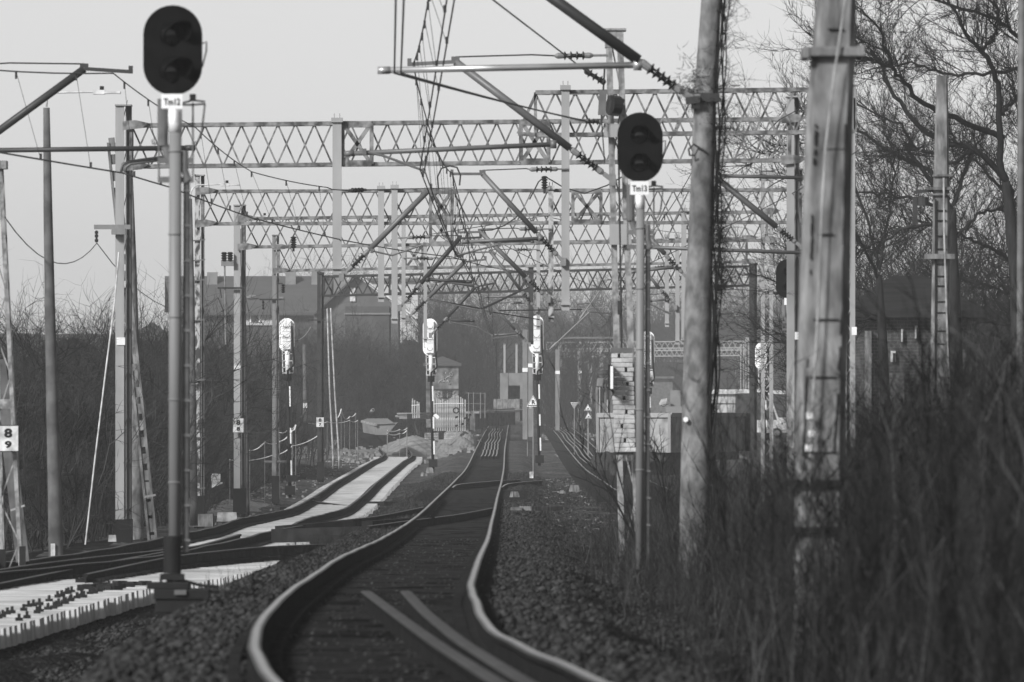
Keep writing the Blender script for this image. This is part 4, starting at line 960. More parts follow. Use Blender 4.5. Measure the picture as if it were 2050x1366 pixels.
dk.build('insulator','insulator_dark',o); insm.build('insulator_cap','insulator_cap',o); mb.build('anchor_wire','wire',o)
overhead('thin feeder wires behind the drop posts slanting down right through the middle of the picture',
  [Q(850,440,223),Q(960,480,268),Q(1150,545,320),Q(1300,560,420)],[[Q(860,470,223),Q(1090,433,205),Q(1230,445,268),Q(1400,470,320)],[Q(985,478,223),Q(1180,570,268),Q(1300,590,320),Q(1420,585,330)]],dstep=0)
overhead('right track wires passing behind the mottled concrete pole',
  [Q(1700,150,150),Q(1560,240,165),Q(1385,345,200),Q(1300,470,223),Q(1262,560,268),Q(1225,600,420),Q(1180,690,620)],
  [[Q(1720,300,150),Q(1600,380,168),Q(1420,470,200),Q(1262,545,223),Q(1240,590,268),Q(1190,650,420),Q(1150,715,640)]],dstep=9.,d0=205,d1=500)
T=thing('cross_span','tangle of tie wires crossing beneath the dark gantry left of the middle signal','cross wires',P(960,615,255))
mb=MB()
for a,b in (((862,600),(965,618)),((965,618),(1035,585)),((970,618),(1060,575)),((985,625),(1080,640)),((900,606),(960,618)),((1000,622),(1165,620))): mb.tube(P(*a,255),P(*b,258),.018,n=5)
mb.build('tie_wire','wire',T)
T=thing('hanging_cable','sagging cable strung between the left masts through the chain insulator','cable',P(195,485,170)-V((0,.15,0)))
mb=MB(); pts=[]
for a,b,s in ((P(8,433,127),P(194,487,170),.55),(P(194,487,170),P(437,597,223),.75),(P(437,597,223),P(520,620,268),.8)): pts+=sag(a,b,s,10)
mb.poly(pts,.009,6); mb.build('cable','wire',T)
T=thing('hanging_cable','cable drooping across the white signal backs at the left','cable',P(560,690,300)); mb=MB(); mb.poly(sag(P(575,672,290),P(622,655,320),.3,8),.015,5); mb.build('cable','steel_pale',T)
# bird
T=thing('bird','small dark bird perched on the left end of the dark gantry','bird',P(639,553,320)-V((0,.1,0))); b0=P(640,549,320)-V((0,.05,0))
mb=MB(); mb.poly([b0+V((-.09,0,.08)),b0+V((-.06,0,.09)),b0+V((0,0,.04)),b0+V((.08,0,-.01)),b0+V((.17,0,-.09))],[.012,.035,.06,.045,.02],10); mb.build('body','steel_dark',T,smooth=True)

# ------------------------------------------------------------ background buildings
def house(label, Z, x0, x1, yr, ye, yb, depth=9.):
    T=thing('house',label,'house',P((x0+x1)/2,yb,Z)); return T
Z=620
T=house('long house with a big plain grey roof and white wall behind the left masts',Z,330,668,553,622,800)
mb=MB(); a=P(330,553,Z+6); b=P(668,553,Z+6); c=P(345,626,Z); d=P(655,626,Z); up=V((0,0,.2))
mb.add([c,d,b,a,c-up,d-up,b-up,a-up],[(0,1,2,3),(7,6,5,4),(0,4,5,1),(1,5,6,2),(2,6,7,3),(3,7,4,0)])
e=P(330,626,Z+12); f=P(668,626,Z+12); mb.add([a,b,f,e],[(0,1,2,3)]); r=mb.build('roof','roof_grey',T)
for x,y in ((425,553),(582,551),(634,551)): mb=MB(); mb.box(P(x,y+6,Z+5),.75,.8,1.0); mb.build('chimney','plaster_grey',r)
mb=MB(); z0=P(0,623,Z).z; z1=P(0,860,Z).z; mb.box((px(499,Z),Z+6.,(z0+z1)/2),px(650,Z)-px(350,Z),10.8,z0-z1); mb.build('wall','scrub_wall',T); z2=P(0,652,Z).z; mb=MB(); mb.box((px(522,Z),Z+.52,(z0+z2)/2),px(556,Z)-px(489,Z),.14,z0-z2-.05); mb.build('white_gable','plaster',T)
for x in (511,): 
    mb=MB(); mb.box(P(x,636,Z+.42),.76,.12,.66); w=mb.build('window','white_paint',T); mb=MB(); mb.box(P(x-1,637,Z+.34),.52,.06,.5); mb.build('pane','glass_dark',w)
mb=MB()
for x,y in ((500,595),(505,592),(560,596)): mb.box(P(x,y,Z+2.),.5,.2,.1)
mb.build('roof_light','plaster_grey',r)
Z=560
T=house('gabled house with a dark front and pale verge boards behind the dark gantry',Z,640,832,552,640,800)
ap=P(716,552,Z); rt=P(834,641,Z); lf=P(628,632,Z); zb=P(0,860,Z).z
mb=MB(); mb.prism([(ap.x,ap.z-.1),(rt.x-1.2,rt.z+.8),(rt.x-1.2,zb),(lf.x,zb),(lf.x,lf.z)][::-1],Z,Z+9); mb.build('wall','gable_wall',T)
mb=MB(); t=.14
for q in (rt,lf): mb.add([ap+V((0,-.5,0)),q+V((0,-.5,0)),q+V((0,9.2,0)),ap+V((0,9.2,0)),ap+V((0,-.5,t)),q+V((0,-.5,t)),q+V((0,9.2,t)),ap+V((0,9.2,t))],[(0,1,2,3),(7,6,5,4),(0,4,5,1),(1,5,6,2),(2,6,7,3),(3,7,4,0)])
r=mb.build('roof','roof_grey',T)
mb=MB(); mb.beam(ap+V((0,-.53,.1)),rt+V((0,-.53,.1)),.1,.05); mb.build('verge_board','white_dirty',r)
mb=MB(); mb.box(P(680,565,Z+3),.8,.8,1.6); mb.build('chimney','plaster_grey',r)
mb=MB(); mb.box(P(706,590,Z-.05),.35,.1,.9); w=mb.build('window','white_dirty',T)
Z=700
T=house('pale flat fronted block with small windows just right of the gabled house',Z,745,830,565,0,800)
z0=P(0,563,Z).z; mb=MB(); mb.box((px(786,Z),Z+5,(z0-2)/2+.0),px(836,Z)-px(735,Z),10,z0+2); mb.build('wall','plaster',T)
mb=MB(); mb.box((px(786,Z),Z+5,z0+.1),px(840,Z)-px(731,Z),10.6,.25); mb.build('roof','roof_grey',T)
for x,y in ((775,600),(815,600),(775,640),(815,640),(790,620)): mb=MB(); mb.box(P(x,y,Z-.03),.5,.1,.55); w=mb.build('window','white_dirty',T); mb=MB(); mb.box(P(x,y,Z-.09),.36,.05,.42); mb.build('pane','glass_dark',w)
Z=520
T=house('long low grey rendered building half hidden by bushes under the gabled house',Z,690,786,615,0,840)
z0=P(0,630,Z).z; mb=MB(); mb.box((px(735,Z),Z+4,z0/2-.5),px(778,Z)-px(690,Z),8,z0+2); mb.build('wall','scrub_wall',T)
mb=MB(); mb.box((px(735,Z),Z+4,z0+.05),px(780,Z)-px(688,Z),8.2,.10); mb.build('roof','plaster_grey',T)

# little hut
Z=480; T=thing('track_hut','small square hut with a low pyramid roof and scrawled graffiti behind the middle signal','hut',P(886,836,Z))
zt=P(0,728,Z).z; zb=P(0,842,Z).z; xa=px(853,Z); xb=px(918,Z); mb=MB(); mb.box(((xa+xb)/2,Z+.95,(zt+zb)/2-.2),xb-xa,1.9,zt-zb+.4); hw=mb.build('wall','hut_wall',T)
mb=MB(); o=.16; ap=V(((xa+xb)/2,Z+.95,P(0,713,Z).z)); c=[V((xa-o,Z-o,zt)),V((xb+o,Z-o,zt)),V((xb+o,Z+1.9+o,zt)),V((xa-o,Z+1.9+o,zt))]; lo=[q-V((0,0,.14)) for q in c]
mb.add(c+[ap]+lo,[(0,1,4),(1,2,4),(2,3,4),(3,0,4),(0,5,6,1),(1,6,7,2),(2,7,8,3),(3,8,5,0),(8,7,6,5)]); mb.build('roof','roof_grey',T)
mb=MB(); mb.box(((xa+xb)/2,Z-.01,P(0,780,Z).z),xb-xa+.04,.06,.09); mb.build('ledge','steel_dark',T)
for x in (890,901): mb=MB(); mb.box(P(x,790,Z-.02),.26,.06,.42); w=mb.build('window','black_paint',T); mb=MB(); [mb.beam(P(x-4+q*2.6,784,Z-.07),P(x-4+q*2.6,796,Z-.07),.015) for q in range(4)]; mb.build('window_bars','steel_grey',w)
mb=MB()
for k in range(26):   # scrawl
    x=U(873,914); y=random.choice([U(745,773),U(785,797)]); pts=[P(x,y,Z-.03)]
    for q in range(5): x+=U(-3.,3.6); y+=U(-4,4); pts.append(P(min(max(x,856),916),y,Z-.03))
    mb.poly(pts,.024,4)
mb.build('graffiti','post_pale',hw)
for i,(xs,hs) in enumerate([(np.linspace(869,931,15),[800,797,799,801,799,803,801,797,795,793,790,792,795,798,800]),(np.linspace(825,839,4),[798,801,804,806])]):
    for k,x in enumerate(xs):
        mb=MB(); lean=U(-1,1.5); mb.beam(P(x+lean,hs[k],470-i*8),P(x,852 if i==0 else 826,470-i*8)-V((0,0,.3)),.075,.09); o=mb.build('timber_stake','post_pale',loc=P(x,838,470))
        ordn=['first','second','third','fourth','fifth','sixth','seventh','eighth','ninth','tenth','eleventh','twelfth','thirteenth','fourteenth','fifteenth'][k]
        tag(o,('upright pale post in front of the hut, %s from the left of the row'%ordn) if i==0 else ('pale post in the small separate group left of the hut, %s from the left'%ordn),'post','pale posts standing by the hut')
T=thing('tie_rope','thin pale tape tied across the posts in front of the hut','tape',P(900,809,469)); mb=MB(); mb.poly([P(868,809,469.7),P(890,808,469.7),P(928,808,469.7)],.02,4); mb.poly([P(824,812,461.5),P(840,811,461.5)],.02,4); mb.build('tape','white_paint',T)
# tyre
T=thing('tyre','old black tyre leaning on the posts by the sand heap','tyre',P(913,822,466)); mb=MB(); mb.poly([P(913,822,466)+V((.15*math.cos(t),0,.14*math.sin(t))) for t in np.linspace(0,6.28,20)],.035,8,cap=False); mb.build('tread','black_paint',T,smooth=True)
# concrete frame building
Z=560; T=thing('concrete_shelter','grey concrete frame with a square dark opening, two posts rising behind it','concrete structure',P(1028,826,Z))
mb=MB(); zt=P(0,747,Z).z; z1=P(0,799,Z).z
mb.box((px(1009,Z),Z+.8,(zt+z1)/2),px(1018,Z)-px(1002,Z),1.6,zt-z1); mb.box((px(1047.,Z),Z+.8,(zt+z1)/2),px(1053,Z)-px(1041,Z),1.6,zt-z1); za=P(0,772,Z).z; mb.box((px(1029.5,Z),Z+.8,(zt+za)/2),px(1041,Z)-px(1018,Z)-.004,1.6,zt-za); mb.build('frame','plaster_grey',T)
mb=MB(); mb.box((px(1029.5,Z),Z+1.4,(za+z1)/2),px(1043,Z)-px(1016,Z),.1,za-z1); mb.build('back_wall','concrete_dark',T)
mb=MB(); zz=P(0,830,Z).z; mb.box((px(1014,Z),Z+.3,(z1+zz)/2),px(1040,Z)-px(988,Z),2.6,z1-zz); mb.build('plinth','concrete_old',T)
for x in (1010,1034):
    T=thing('concrete_post','mottled far post above the concrete frame, %s of the two'%('left' if x<1020 else 'right'),'post',P(x,830,566),'posts behind the concrete frame'); mb=MB(); mb.beam(P(x,690,566),P(x,840,566),.14,.16); mb.build('shaft','steel_pale',T); mb=MB(); mb.box(P(x,689,566),.2,.2,.08); mb.build('cap','steel_grey',T)
# platform edge, slab, pipes, stored sleepers, tape
def box_thing(name,label,cat,c,sx,sy,sz,m,group=None,rz=0,taper=1.,bev=0.):
    mb=MB(); mb.box(c,sx,sy,sz,rz,taper); o=mb.build(name,m,loc=c,bevel=bev); tag(o,label,cat,group); return o
T=thing('platform_wall','dark edge wall of an old platform with a gap beyond the rail ends','platform edge',P(1000,850,520)); mb=MB(); mb.beam(P(946,842,500),P(968,838,520),.3,1.1,up=(0,0,1)); mb.beam(P(974,837,520),P(1027,834,524),.3,1.0,up=(0,0,1)); mb.beam(P(1036,832,526),P(1052,830,528),.3,.7,up=(0,0,1)); mb.build('wall','concrete_dark',T); mb=MB(); mb.beam(P(946,826,500),P(1052,822,526),.8,.12,up=(0,0,1)); mb.build('coping','sand',T)
T=thing('concrete_slab','large pale precast concrete ramp block lying left of the sand heap','concrete block',P(755,872,452)); Z=452
mb=MB(); mb.prism([(px(753,Z),P(0,871,Z).z),(px(774,Z),P(0,871,Z).z),(px(796,Z),P(0,846,Z).z),(px(753,Z),P(0,849,Z).z)],Z,Z+3); 
mb.add([P(725,846,Z+5),P(753,849,Z),P(753,871,Z),P(727,866,Z+5)],[(0,1,2,3)]); mb.add([P(724,842,Z+6),P(753,850,Z-.1),P(790,848,Z-.1),P(776,838,Z+9),P(735,838,Z+9)],[(0,1,2,3,4)]); mb.build('block','plaster_grey',T)
mb=MB(); mb.beam(P(724,844,Z+5.8),P(753,851,Z-.15),.1,.12); mb.build('rim','concrete_block',T)
T=thing('sleeper_stack','neat stack of pale stored sleepers behind the middle signal post','sleeper stack',P(881,880,430))
for k in range(4):
    for a,b in ((850,878),(889,912)):
        mb=MB(); mb.box(P((a+b)/2,868+k*3.3,430),(b-a)*430/F,.5,.06); mb.build('stored_sleeper','concrete_block',T)
mb=MB(); mb.box(P(883.5,873,430),.26,.5,.36); mb.build('stack_end','timber',T)
T=thing('pipe_stack','pile of long grey drain pipes lying behind the sand','pipes',P(800,838,462))
for k,(x0,x1,y,r) in enumerate([(795,868,829,.06),(792,866,834,.06),(800,868,838,.06)]): mb=MB(); mb.tube(P(x0,y,462),P(x1,y-1,463),r,n=10); mb.build('pipe','steel_mid',T,smooth=True)
mb=MB(); mb.box(P(820,835,461),.27,.3,.32); mb.box(P(799,843,460),.34,.3,.22); mb.build('crate','timber',T)
T=thing('concrete_pipe','big round pipe end showing on the earth pile at the far left of the site','pipe',P(747,821,490)); mb=MB(); mb.poly([P(747,821,490),P(743,825,493)],.1,14); mb.build('barrel','concrete_block',T,smooth=True); mb=MB(); mb.poly([P(746.4,820.5,489.9),P(746.4,820.5,489.8)],.06,12); mb.build('bore','black_paint',T)
# heaps
def heap(name,label,x0,x1,z0,z1,h,m,seed,kindcat='heap'):
    g=np.random.default_rng(seed); n=46; xs=np.linspace(x0,x1,n); zs=np.linspace(z0,z1,n); X,Z=np.meshgrid(xs,zs); u=(X-x0)/(x1-x0)*2-1; v=(Z-z0)/(z1-z0)*2-1
    f=np.clip(1-u*u,0,1)*np.clip(1-v*v,0,1); f=f**.8*(1+.25*np.sin(X*2.3+seed)+.2*np.sin(X*5.1+Z*.7+seed))+g.normal(0,.03,X.shape)*(f>.02)
    H=CAMZ-drop(X,Z)-.08+h*f; verts=np.stack([X,Z,H],-1).reshape(-1,3); i=np.arange((n-1)**2); a=(i//(n-1))*n+i%(n-1)
    o=np_obj(name,verts,np.stack([a,a+1,a+n+1,a+n],1),m,smooth=True); tag(o,label,kindcat); return o
heap('sand_heap','broad pale sand heap left of the main line at the far works',-7.6,-3.6,455,500,.55,'sand',2)
heap('rubble_heap','rough pile of earth and broken pipes beside the platform wall',-4.3,-1.9,455,500,1.05,'rubble',5)
heap('earth_heap','low dark earth pile behind the concrete ramp block',-10.2,-6.6,480,520,.7,'mound',8)
heap('earth_bank','mound of trampled earth at the foot of the fourth gantry mast',-9.6,-7.2,240,275,.28,'rubble',9)
for k,(x,y) in enumerate([(913,836),(935,842),(924,850),(940,832),(931,838),(913,853)]):
    mb=MB(); mb.tube(P(x,y,456+k*.3),P(x+2,y-1,458+k*.3),.055,n=10); o=mb.build('broken_pipe','timber',loc=P(x,y,457)); tag(o,['topmost left','lower right','lowest right','top right','middle','lowest left'][k]+' dark pipe end sticking out of the rubble pile','pipe','pipe ends in the rubble')
mb=MB(); mb.add([P(867,832,452),P(873,828,452),P(880,835,452),P(876,840,452),P(867,833,452.4),P(873,829,452.4),P(880,836,452.4),P(876,841,452.4)],[(0,1,2,3),(7,6,5,4),(0,4,5,1),(1,5,6,2),(2,6,7,3),(3,7,4,0)]); o=mb.build('white_board','white_paint',loc=P(873,836,452)); tag(o,'crumpled white sheet beside the middle signal post','sheet')
def scatter(name,label,n,xr,zr,s0,s1,m,seed):
    g=np.random.default_rng(seed); mb=MB()
    for k in range(n):
        x=g.uniform(*xr); z=g.uniform(*zr); a,b,c=g.uniform(s0,s1,3)*[1.,.8,.5]; mb.box((x,z,gz(x,z)+c*.35),a*(3 if k%9==0 else 1),b,c,g.uniform(0,3),.75)
    o=mb.build(name,m); tag(o,label,'rubble',kind='stuff')
scatter('rubble','broken pale rubble strewn over the works beyond the white track',420,(-9.5,-1.9),(428,540),.10,.38,'rubble',71)
scatter('rubble','small rubble and litter on the earth left of the white track',260,(-9.8,-7.0),(215,430),.05,.16,'rubble',72)
scatter('rubble','rubble and litter at the edge of the brush right of the main line',150,(.9,2.3),(170,330),.05,.16,'concrete_old',73)
scatter('rubble','pale clutter on the ground beyond the second track',220,(2.2,12),(420,620),.12,.45,'concrete_old',74)
# tape barriers
def tape(label, pts, Z0, Z1, stakes=True, r=.022):
    T=thing('barrier_tape',label,'barrier tape',P(pts[0][0],pts[0][1],Z0)); n=len(pts); q=[P(x,y,Z0+(Z1-Z0)*i/(n-1)) for i,(x,y) in enumerate(pts)]
    mb=MB()
    for a,b in zip(q[:-1],q[1:]):
        s=sag(a,b,.08,6)
        for c,d in zip(s[:-1],s[1:]): mb.beam(c,d,.05,.012)
    mb.build('tape','white_paint',T)
    if stakes:
        for a in q:
            mb=MB(); mb.tube(a+V((0,.03,.04)),V((a.x,a.y+.03,gz(a.x,a.y)-.1)),.012,n=6); mb.build('stake','steel_mid',T)
tape('white barrier tape fencing the bank left of the white track, nearer run',[(460,921),(545,912),(585,893),(640,870)],250,330)
tape('white barrier tape sagging between stakes beyond the kilometre plate 8 over 7',[(612,846),(655,845),(700,842),(716,842)],390,430)
tape('white barrier tape zigzagging by the fourth gantry mast',[(560,866),(580,858),(592,851),(585,862),(560,884),(530,885),(500,902)],330,260)
tape('white barrier tape hanging in front of the concrete ramp block',[(776,862),(800,860),(815,857)],445,447)
tape('white barrier tape lowest of the pair at the concrete ramp block',[(775,868),(800,868),(814,862)],444,446)
tape('white tape peak on leaning sticks left of the concrete ramp block',[(676,836),(683,819),(690,838),(700,834),(712,828)],440,450)
T=thing('wire_fence','tall thin mesh site fence right of the hut','fence',P(960,835,490)); mb=MB()
for x in (938,948,962,971): mb.tube(P(x,786,490),P(x,838,490),.025,n=6)
for y in (787,808): mb.tube(P(932,y,490),P(972,y+1,490),.015,n=5)
mb.build('post','steel_mid',T)
T=thing('site_board','leaning white board with a torn edge in the weeds right of the rusty mast','board',P(432,970,235)); Z=235
mb=MB(); mb.add([P(422,948,Z),P(441,949,Z),P(443,958,Z),P(446,968,Z),P(424,977,Z)]+[P(422,948,Z+.05),P(441,949,Z+.05),P(443,958,Z+.05),P(446,968,Z+.05),P(424,977,Z+.05)],[(0,1,2,3,4),(9,8,7,6,5),(0,5,6,1),(1,6,7,2),(2,7,8,3),(3,8,9,4),(4,9,5,0)]); mb.build('panel','white_dirty',T)
mb=MB(); mb.beam(P(420,944,Z+.05),P(424,979,Z+.05),.04); mb.beam(P(452,942,Z+.08),P(454,976,Z+.08),.06); mb.box(P(448,956,Z-.1),.18,.1,.26); mb.build('frame','timber',T)
cpole('timber_post','thin leaning pale post nearest the dark mast with the 8 over 7 plate','pole',345,[(655,617,3),(660,780,3.5),(667,915,4)],'post_pale',n=8)
cpole('timber_post','other thin pale post, farther right of the dark mast with the 8 over 7 plate','pole',345,[(662,617,3),(670,780,3.5),(679,915,4)],'post_pale',n=8)
# triangles
def triangle(label, x, y, w, Z, txt=None, inv=False, stacked=False, blob=False):
    T=thing('triangle_sign',label,'sign',P(x,y+w,Z),'triangular line side signs'); W=w*Z/F; h=W*.87; c=P(x,y,Z); s=-1 if inv else 1
    def tri(k): return [(c.x-W/2*k,c.z-s*h/2*k),(c.x+W/2*k,c.z-s*h/2*k),(c.x,c.z+s*h/2*k*1.0)]
    o=lambda t: t if s>0 else t[::-1]
    mb=MB(); mb.prism(o(tri(1.0)),Z,Z+.03); mb.build('border','white_paint',T)
    mb=MB(); mb.prism(o(tri(.86)),Z-.012,Z-.002); mb.build('black_line','black_paint',T)
    mb=MB(); mb.prism(o(tri(.74)),Z-.024,Z-.014); mb.build('face','white_paint' if not inv else 'tarp',T)
    if txt: mb=MB(); text_mb(mb,txt,c+V((0,-.03,-h*.12)),h*.5,bold=.008); mb.build('letter','black_paint',T)
    if blob: mb=MB(); mb.prism([(c.x-W*.14,c.z-h*.28),(c.x+W*.13,c.z-h*.26),(c.x+W*.12,c.z-h*.1),(c.x-W*.05,c.z-h*.12)],Z-.035,Z-.026); mb.build('symbol','black_paint',T)
    mb=MB(); mb.tube(V((c.x,Z+.06,c.z+(h*.3 if not inv else h*.4))),V((c.x,Z+.06,gz(c.x,Z)-.2)),.025,n=8); mb.build('post','steel_mid',T)
triangle('white triangle lettered R behind the foot of the signal right of the main line',1067.5,803,26,345,'R')
triangle('plain white triangle partly hidden just left of the R triangle',1056,810,17,420)
triangle('inverted triangle with a white border standing alone right of the R triangle',1150,813,16,420,inv=True)
triangle('upper of two stacked white triangles left of the open wagon',1177,816,15,400,blob=True)
triangle('lower of two stacked white triangles left of the open wagon',1178,832,14,399,blob=True)
mb=MB(); mb.box(P(1064,951,290),.13,.1,.22); mb.box(P(1064,947,290)-V((0,.055,0)),.06,.02,.06); o=mb.build('marker_stone','white_dirty',loc=P(1064,957,290)); tag(o,'small white marker stone beside the right rail','marker')
T=thing('cable_cover','pale broken concrete trough lid lying right of the main line','trough lid',P(1075,1017,180)); mb=MB(); mb.beam(P(1052,1018,180),P(1115,1018,181),.3,.09,up=(0,0,1)); mb.build('lid','concrete_old',T); mb=MB(); mb.beam(P(1022,1019,180),P(1045,1019,180),.3,.06,up=(0,0,1)); mb.build('lid','concrete_old',T)
for k,(x,y,Z,s) in enumerate([(1150,978,240,.26),(1030,990,212,.2),(1125,985,215,.12),(860,942,322,.3),(848,950,308,.2)]):
    mb=MB(); mb.box(P(x,y,Z),s,s*.8,s*.7,U(0,1),.7); mb.box(P(x+4,y+1,Z),s*.6,s*.6,s*.5,U(0,1),.7); o=mb.build('concrete_lump','concrete_old',loc=P(x,y,Z)); tag(o,['pale concrete lump in the weeds right of the main line, largest','flat pale lump close right of the main rail','small pale lump left of the largest lump in the weeds','pale sack-like lump at the foot of the hut signal','smaller pale lump left of the hut signal foot'][k],'rubble')

# open wagon and the vehicle behind it
def rotpt(o, lx, ly, a): return V((o.x+lx*math.cos(a)-ly*math.sin(a), o.y+lx*math.sin(a)+ly*math.cos(a), 0))
Z=300; A=math.radians(-19); O=V((px(1196,Z),Z,0)); zt=P(0,828,Z).z; zb=P(0,906,Z).z; Wd=2.65; Lg=9.0
T=thing('open_wagon','pale open goods wagon standing in the brush behind the counterweight stack','wagon',(O.x,O.y,gz(O.x,O.y)))
def wall(mb, p, q, t, z0, z1): mb.beam(V((p.x,p.y,(z0+z1)/2)),V((q.x,q.y,(z0+z1)/2)),z1-z0,t,up=V((-(q-p).y,(q-p).x,0)))
a=-A; c0=O; c1=rotpt(O,Wd,0,-a); c2=rotpt(O,Wd,Lg,-a); c3=rotpt(O,0,Lg,-a)
mb=MB(); wall(mb,c0,c1,.06,zb,zt); wall(mb,c1,c2,.06,zb,zt); wall(mb,c3,c2,.06,zb,zt); wall(mb,c0,c3,.06,zb,zt); mb.build('side_wall','wagon_paint',T)
mb=MB(); wall(mb,c0+V((0,-.05,0)),c1+V((0,-.05,0)),.1,zt-.14,zt+.02); wall(mb,c1+V((.05,0,0)),c2+V((.05,0,0)),.1,zt-.12,zt+.02)
for t in (0.,.36,.68,1.): p=c0.lerp(c1,t)+V((0,-.06,0)); mb.box((p.x,p.y,(zt+zb)/2),.10,.08,zt-zb)
mb.build('top_rail','steel_pale',T)
mb=MB()
for t in np.linspace(.04,.98,9): p=c1.lerp(c2,t)+V((.07,-.02,0)); mb.box((p.x,p.y,(zt+zb)/2-.05),.1,.1,zt-zb-.1)
mb.build('side_stake','steel_mid',T)
mb=MB(); m0=rotpt(O,.3,.2,-a); m1=rotpt(O,Wd-.3,.2,-a); m2=rotpt(O,Wd-.3,Lg-.2,-a); m3=rotpt(O,.3,Lg-.2,-a); wall(mb,m0,m1,.2,zb-.3,zb-.01); wall(mb,m1,m2,.2,zb-.3,zb-.01); wall(mb,m0,m3,.2,zb-.3,zb-.01); wall(mb,rotpt(O,.1,1.3,-a),rotpt(O,Wd-.1,1.3,-a),.5,zb-.8,zb-.02); mb.build('underframe','steel_dark',T)
for lx,ly in ((.5,1.2),(2.1,1.2),(.5,Lg-1.4),(2.1,Lg-1.4)):
    p=rotpt(O,lx,ly,-a); d=rotpt(O,lx+.13,ly,-a)-p; z=zb-.42; mb=MB(); mb.tube(V((p.x,p.y,z)),V((p.x,p.y,z))+d,.42,n=18); mb.build('wheel','steel_dark',T)
for lx in (.55,2.1):
    p=rotpt(O,lx,-.1,-a); q=rotpt(O,lx,-.6,-a); z=zb-.15; mb=MB(); mb.tube(V((p.x,p.y,z)),V((q.x,q.y,z)),.08,n=10); mb.tube(V((q.x,q.y,z)),V((q.x,q.y-.05,z)),.2,n=14); mb.build('buffer','steel_dark',T)
mb=MB(); p=c1.lerp(c2,.98); mb.box((p.x+.1,p.y,(zt+zb)/2),.22,.2,zt-zb); mb.build('end_post','black_paint',T)
Z=345; T=thing('rail_crane','dark rail vehicle with a round topped cab behind the left end of the open wagon','rail vehicle',(px(1225,Z),Z,gz(px(1225,Z),Z)))
mb=MB(); zc=P(0,775,Z).z; z0=P(0,845,Z).z; z1=P(0,775,Z).z; mb.box((px(1222,Z),Z+1.2,(z0+z1)/2),px(1250,Z)-px(1192,Z),2.4,z1-z0); mb.box((px(1214,Z),Z+1.,P(0,766,Z).z),px(1232,Z)-px(1192,Z),2.2,.35,taper=.9); mb.build('body','steel_grey',T,bevel=.05)
for x0,x1 in ((1197,1207),(1214,1218),(1226,1240)): mb=MB(); mb.box((px((x0+x1)/2,Z),Z-.03,P(0,792,Z).z),(x1-x0)*Z/F,.06,.5); mb.build('window','glass_dark',T)
mb=MB(); mb.beam(P(1200.5,775,Z-.08),P(1200.5,832,Z-.08),.04); mb.box(P(1216,813,Z-.08),.05,.05,.5); mb.build('hand_rail','steel_pale',T)
mb=MB(); mb.tube(P(1196,749,Z+.4),P(1220,747,Z+.4),.13,n=14); mb.box(P(1206,757,Z+.4),.3,.3,.25); mb.build('silencer','steel_dark',T,smooth=True)
mb=MB(); mb.poly([P(1206,780,Z-.1),P(1209,760,Z-.1),P(1217,752,Z-.1)],.035,7); mb.poly([P(1212,780,Z-.1),P(1214,762,Z-.1),P(1221,755,Z-.1)],.03,7); mb.build('hose','steel_dark',T)
for x in (1204,1238): mb=MB(); mb.tube((px(x,Z),Z-.1,gz(px(x,Z),Z)+.5),(px(x,Z),Z+.05,gz(px(x,Z),Z)+.5),.45,n=16); mb.build('wheel','steel_dark',T)
# parked vans and a shed at the right
def van(label,x,Z,yt,L=5.2,rz=0.):
    X=px(x,Z); g=gz(X,Z); T=thing('parked_van',label,'van',(X,Z,g),'vehicles parked beyond the wagon'); h=P(0,yt,Z).z-g
    prof=[(-L/2,.35),(L/2,.35),(L/2,.95),(L/2-.75,1.15),(L/2-1.5,h-.08),(L/2-1.9,h),(-L/2+.12,h),(-L/2,h-.2)]
    mb=MB(); mb.prism([(X+a_,g+b_) for a_,b_ in prof][::-1],Z,Z+1.9); mb.build('body','white_dirty',T,bevel=.05)
    mb=MB(); mb.prism([(X+L/2-.95,g+1.2),(X+L/2-1.55,g+h-.2),(X+L/2-2.3,g+h-.2),(X+L/2-2.3,g+1.2)],Z-.02,Z-.005); mb.prism([(X-L/2+.4,g+1.25),(X+L/2-2.5,g+1.25),(X+L/2-2.5,g+h-.25),(X-L/2+.4,g+h-.25)][::-1],Z-.02,Z-.005); mb.build('window','glass_dark',T)
    for q in (-L/2+.9,L/2-.95): mb=MB(); mb.tube((X+q,Z-.06,g+.34),(X+q,Z+.2,g+.34),.34,n=16); w=mb.build('wheel','black_paint',T); mb=MB(); mb.tube((X+q,Z-.075,g+.34),(X+q,Z-.06,g+.34),.19,n=12); mb.build('rim','steel_mid',w)
van('white van whose roof shows above the right end of the open wagon',1505,560,780)
van('white van half hidden behind the white mast at right',1585,590,782,4.6)
T=thing('storage_shed','low pale flat roofed shed seen over the right part of the open wagon','shed',P(1440,835,520)); Z=520; mb=MB(); z1=P(0,788,Z).z; mb.box((px(1436,Z),Z+2,(z1-.3)/2),px(1472,Z)-px(1400,Z),4,z1+.3); mb.build('wall','plaster',T); mb=MB(); mb.box((px(1436,Z),Z+2,z1+.05),px(1476,Z)-px(1396,Z),4.4,.16); mb.build('roof','white_dirty',T); mb=MB(); mb.box((px(1436,Z),Z-.02,P(0,808,Z).z),px(1472,Z)-px(1400,Z)+.02,.05,.05); mb.build('seam','steel_grey',T)
T=thing('cable_drums_rack','grey rack with a tarpaulin hump above the open wagon, left of the mottled pole','rack',P(1330,830,420)); Z=420
